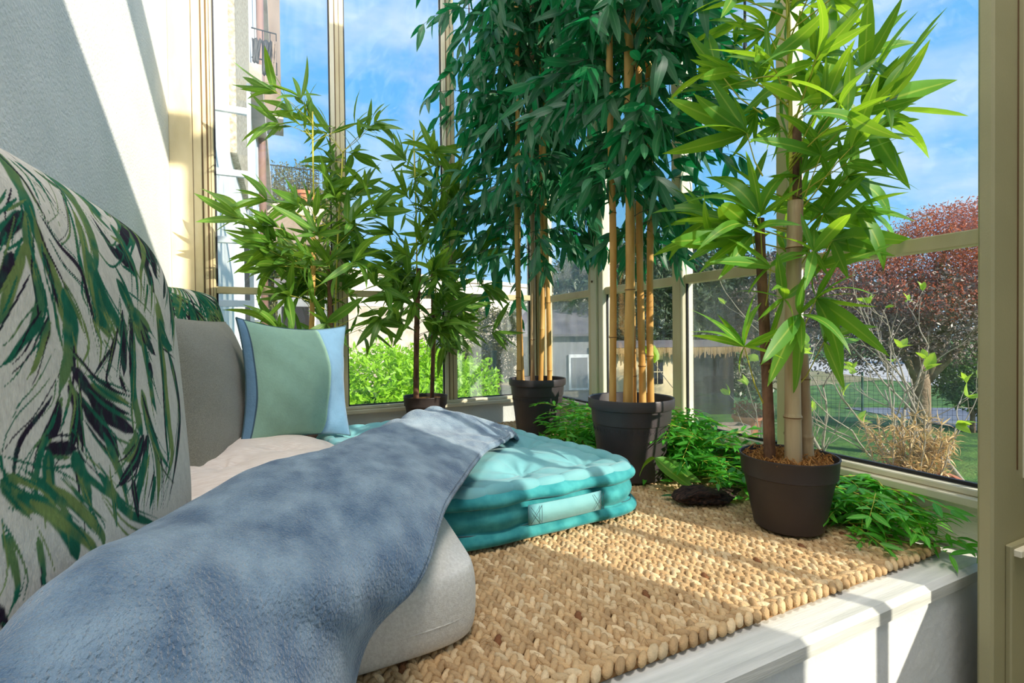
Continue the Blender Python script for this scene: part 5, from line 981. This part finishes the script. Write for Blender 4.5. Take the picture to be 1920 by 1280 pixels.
for z in (3.5, 6.8): hb((-.40, 6.7, z), (-.20, 12.9, z+.22), 'string_course', 'concrete')
hb((-.62, 12.3, 5.4), (.02, 13.2, 9.2), 'upper_bay', 'brownwood'); hb((-.62, 12.22, 5.34), (.06, 13.25, 5.42), 'bay_edge', 'concrete')
MB().tube([(-.27-XL, 8.6-4, -1), (-.27-XL, 8.6-4, 9)], .055, 12).go('downpipe', M['pipe'], hs, True)
MB().tube([(-.30-XL, 9.6-4, -1), (-.30-XL, 9.6-4, 9)], .03, 8).go('cable_pipe', M['whitemetal'], hs, True)
# steel bracket ladder fixed to the wall
ld = thing('wall_bracket_frame', 'white steel bracket frame standing out from the house wall', 'frame', (-.33, 3.0, -.2))
MB().box((.165, -.012, 0), (.185, .012, 1.95), .002).go('upright', M['whitemetal'], ld)
for z in (.40, .74, 1.08, 1.44, 1.78): MB().box((.0, -.012, z), (.17, .012, z+.035), .002).go('rung', M['whitemetal'], ld)
MB().box((-.02, -.02, .1), (.01, .02, 1.9), .002).go('wall_strip', M['whitemetal'], ld)
# drying rack with cloths
rk = thing('drying_rack', 'small wire drying rack with dark cloths high on the house wall', 'rack', (-.36, 7.9, 4.2)); mb = MB()
for z in (.2, .62): mb.tube([(0, 0, z), (.32, -.05, z-.04), (.32, .3, z-.04), (0, .3, z)], .01, 6)
for x in (.04, .14, .24): mb.tube([(x, 0, .2), (x, 0, .62)], .006, 5)
mb.go('frame', M['iron'], rk, True)
for i, (x, w, h_) in enumerate(((.07, .12, .35), (.20, .14, .5), (.29, .08, .65))):
    v = []; f = []
    for a in range(7):
        for b_ in range(9): t = b_/8; v.append((x-w/2+w*a/6*(1-.4*t), -.06+.03*math.sin(a*2+t*4), .45-h_*t+.02*math.sin(a*3)))
    f = gridfaces(7, 9); o = link('cloth', v, f, M['brownwood' if i == 2 else 'iron'], rk, True); s_ = o.modifiers.new('t', 'SOLIDIFY'); s_.thickness = .008
# balcony with railing and planter
bc = thing('balcony', 'concrete balcony with thin railing on the far part of the house', 'balcony', (.3, 13.3, 3.4))
MB().box((-.7, -.4, -.05), (.65, .9, .2), .01).go('slab', M['concrete'], bc); MB().box((-.7, -.35, -.75), (.6, .85, -.05), .01).go('soffit_beam', M['brownwood'], bc)
for k in range(16): MB().tube([(-.68+k*.087, -.36, .2), (-.68+k*.087, -.36, 1.1)], .008, 5).go('baluster', M['iron'], bc)
MB().tube([(-.68, -.36, 1.1), (.63, -.36, 1.1)], .014, 6).go('handrail', M['iron'], bc); MB().tube([(-.68, -.36, .28), (.63, -.36, .28)], .01, 6).go('handrail', M['iron'], bc)
tp = thing('terracotta_pot', 'terracotta pot with a bushy plant on the balcony', 'pot', (.52, 13.15, 3.6)); autosmooth(MB().lathe([(0, 0), (.17, 0), (.24, .3), (.27, .3), (.27, .38), (.23, .38), (.2, .3)], 28).go('pot', M['terracotta'], tp, True))
foliage('foliage', FM['olive'], [(0, 0, .75, .35, .3, .45), (-.5, 0, .6, .3, .3, .5)], 1600, .08, tp, seed=31, shell=.1)
gb = thing('outbuilding', 'grey outbuilding with a dark opening below the olive tree', 'building', (.25, 9.9, GZ))
MB().box((-.35, 0, 0), (.5, 1.5, 3.05)).go('wall', M['shedwall'], gb); MB().box((-.40, -.08, 3.05), (.56, 1.6, 3.2)).go('roof_slab', M['roof'], gb); MB().box((-.28, -.02, 1.9), (.18, 0, 2.7)).go('opening', M['dark'], gb); MB().box((.22, -.03, 1.5), (.3, 0, 2.9)).go('post', M['stucco2'], gb)
MB().box((-.28, -.03, 1.2), (.18, 0, 1.6)).go('opening', M['dark'], gb)
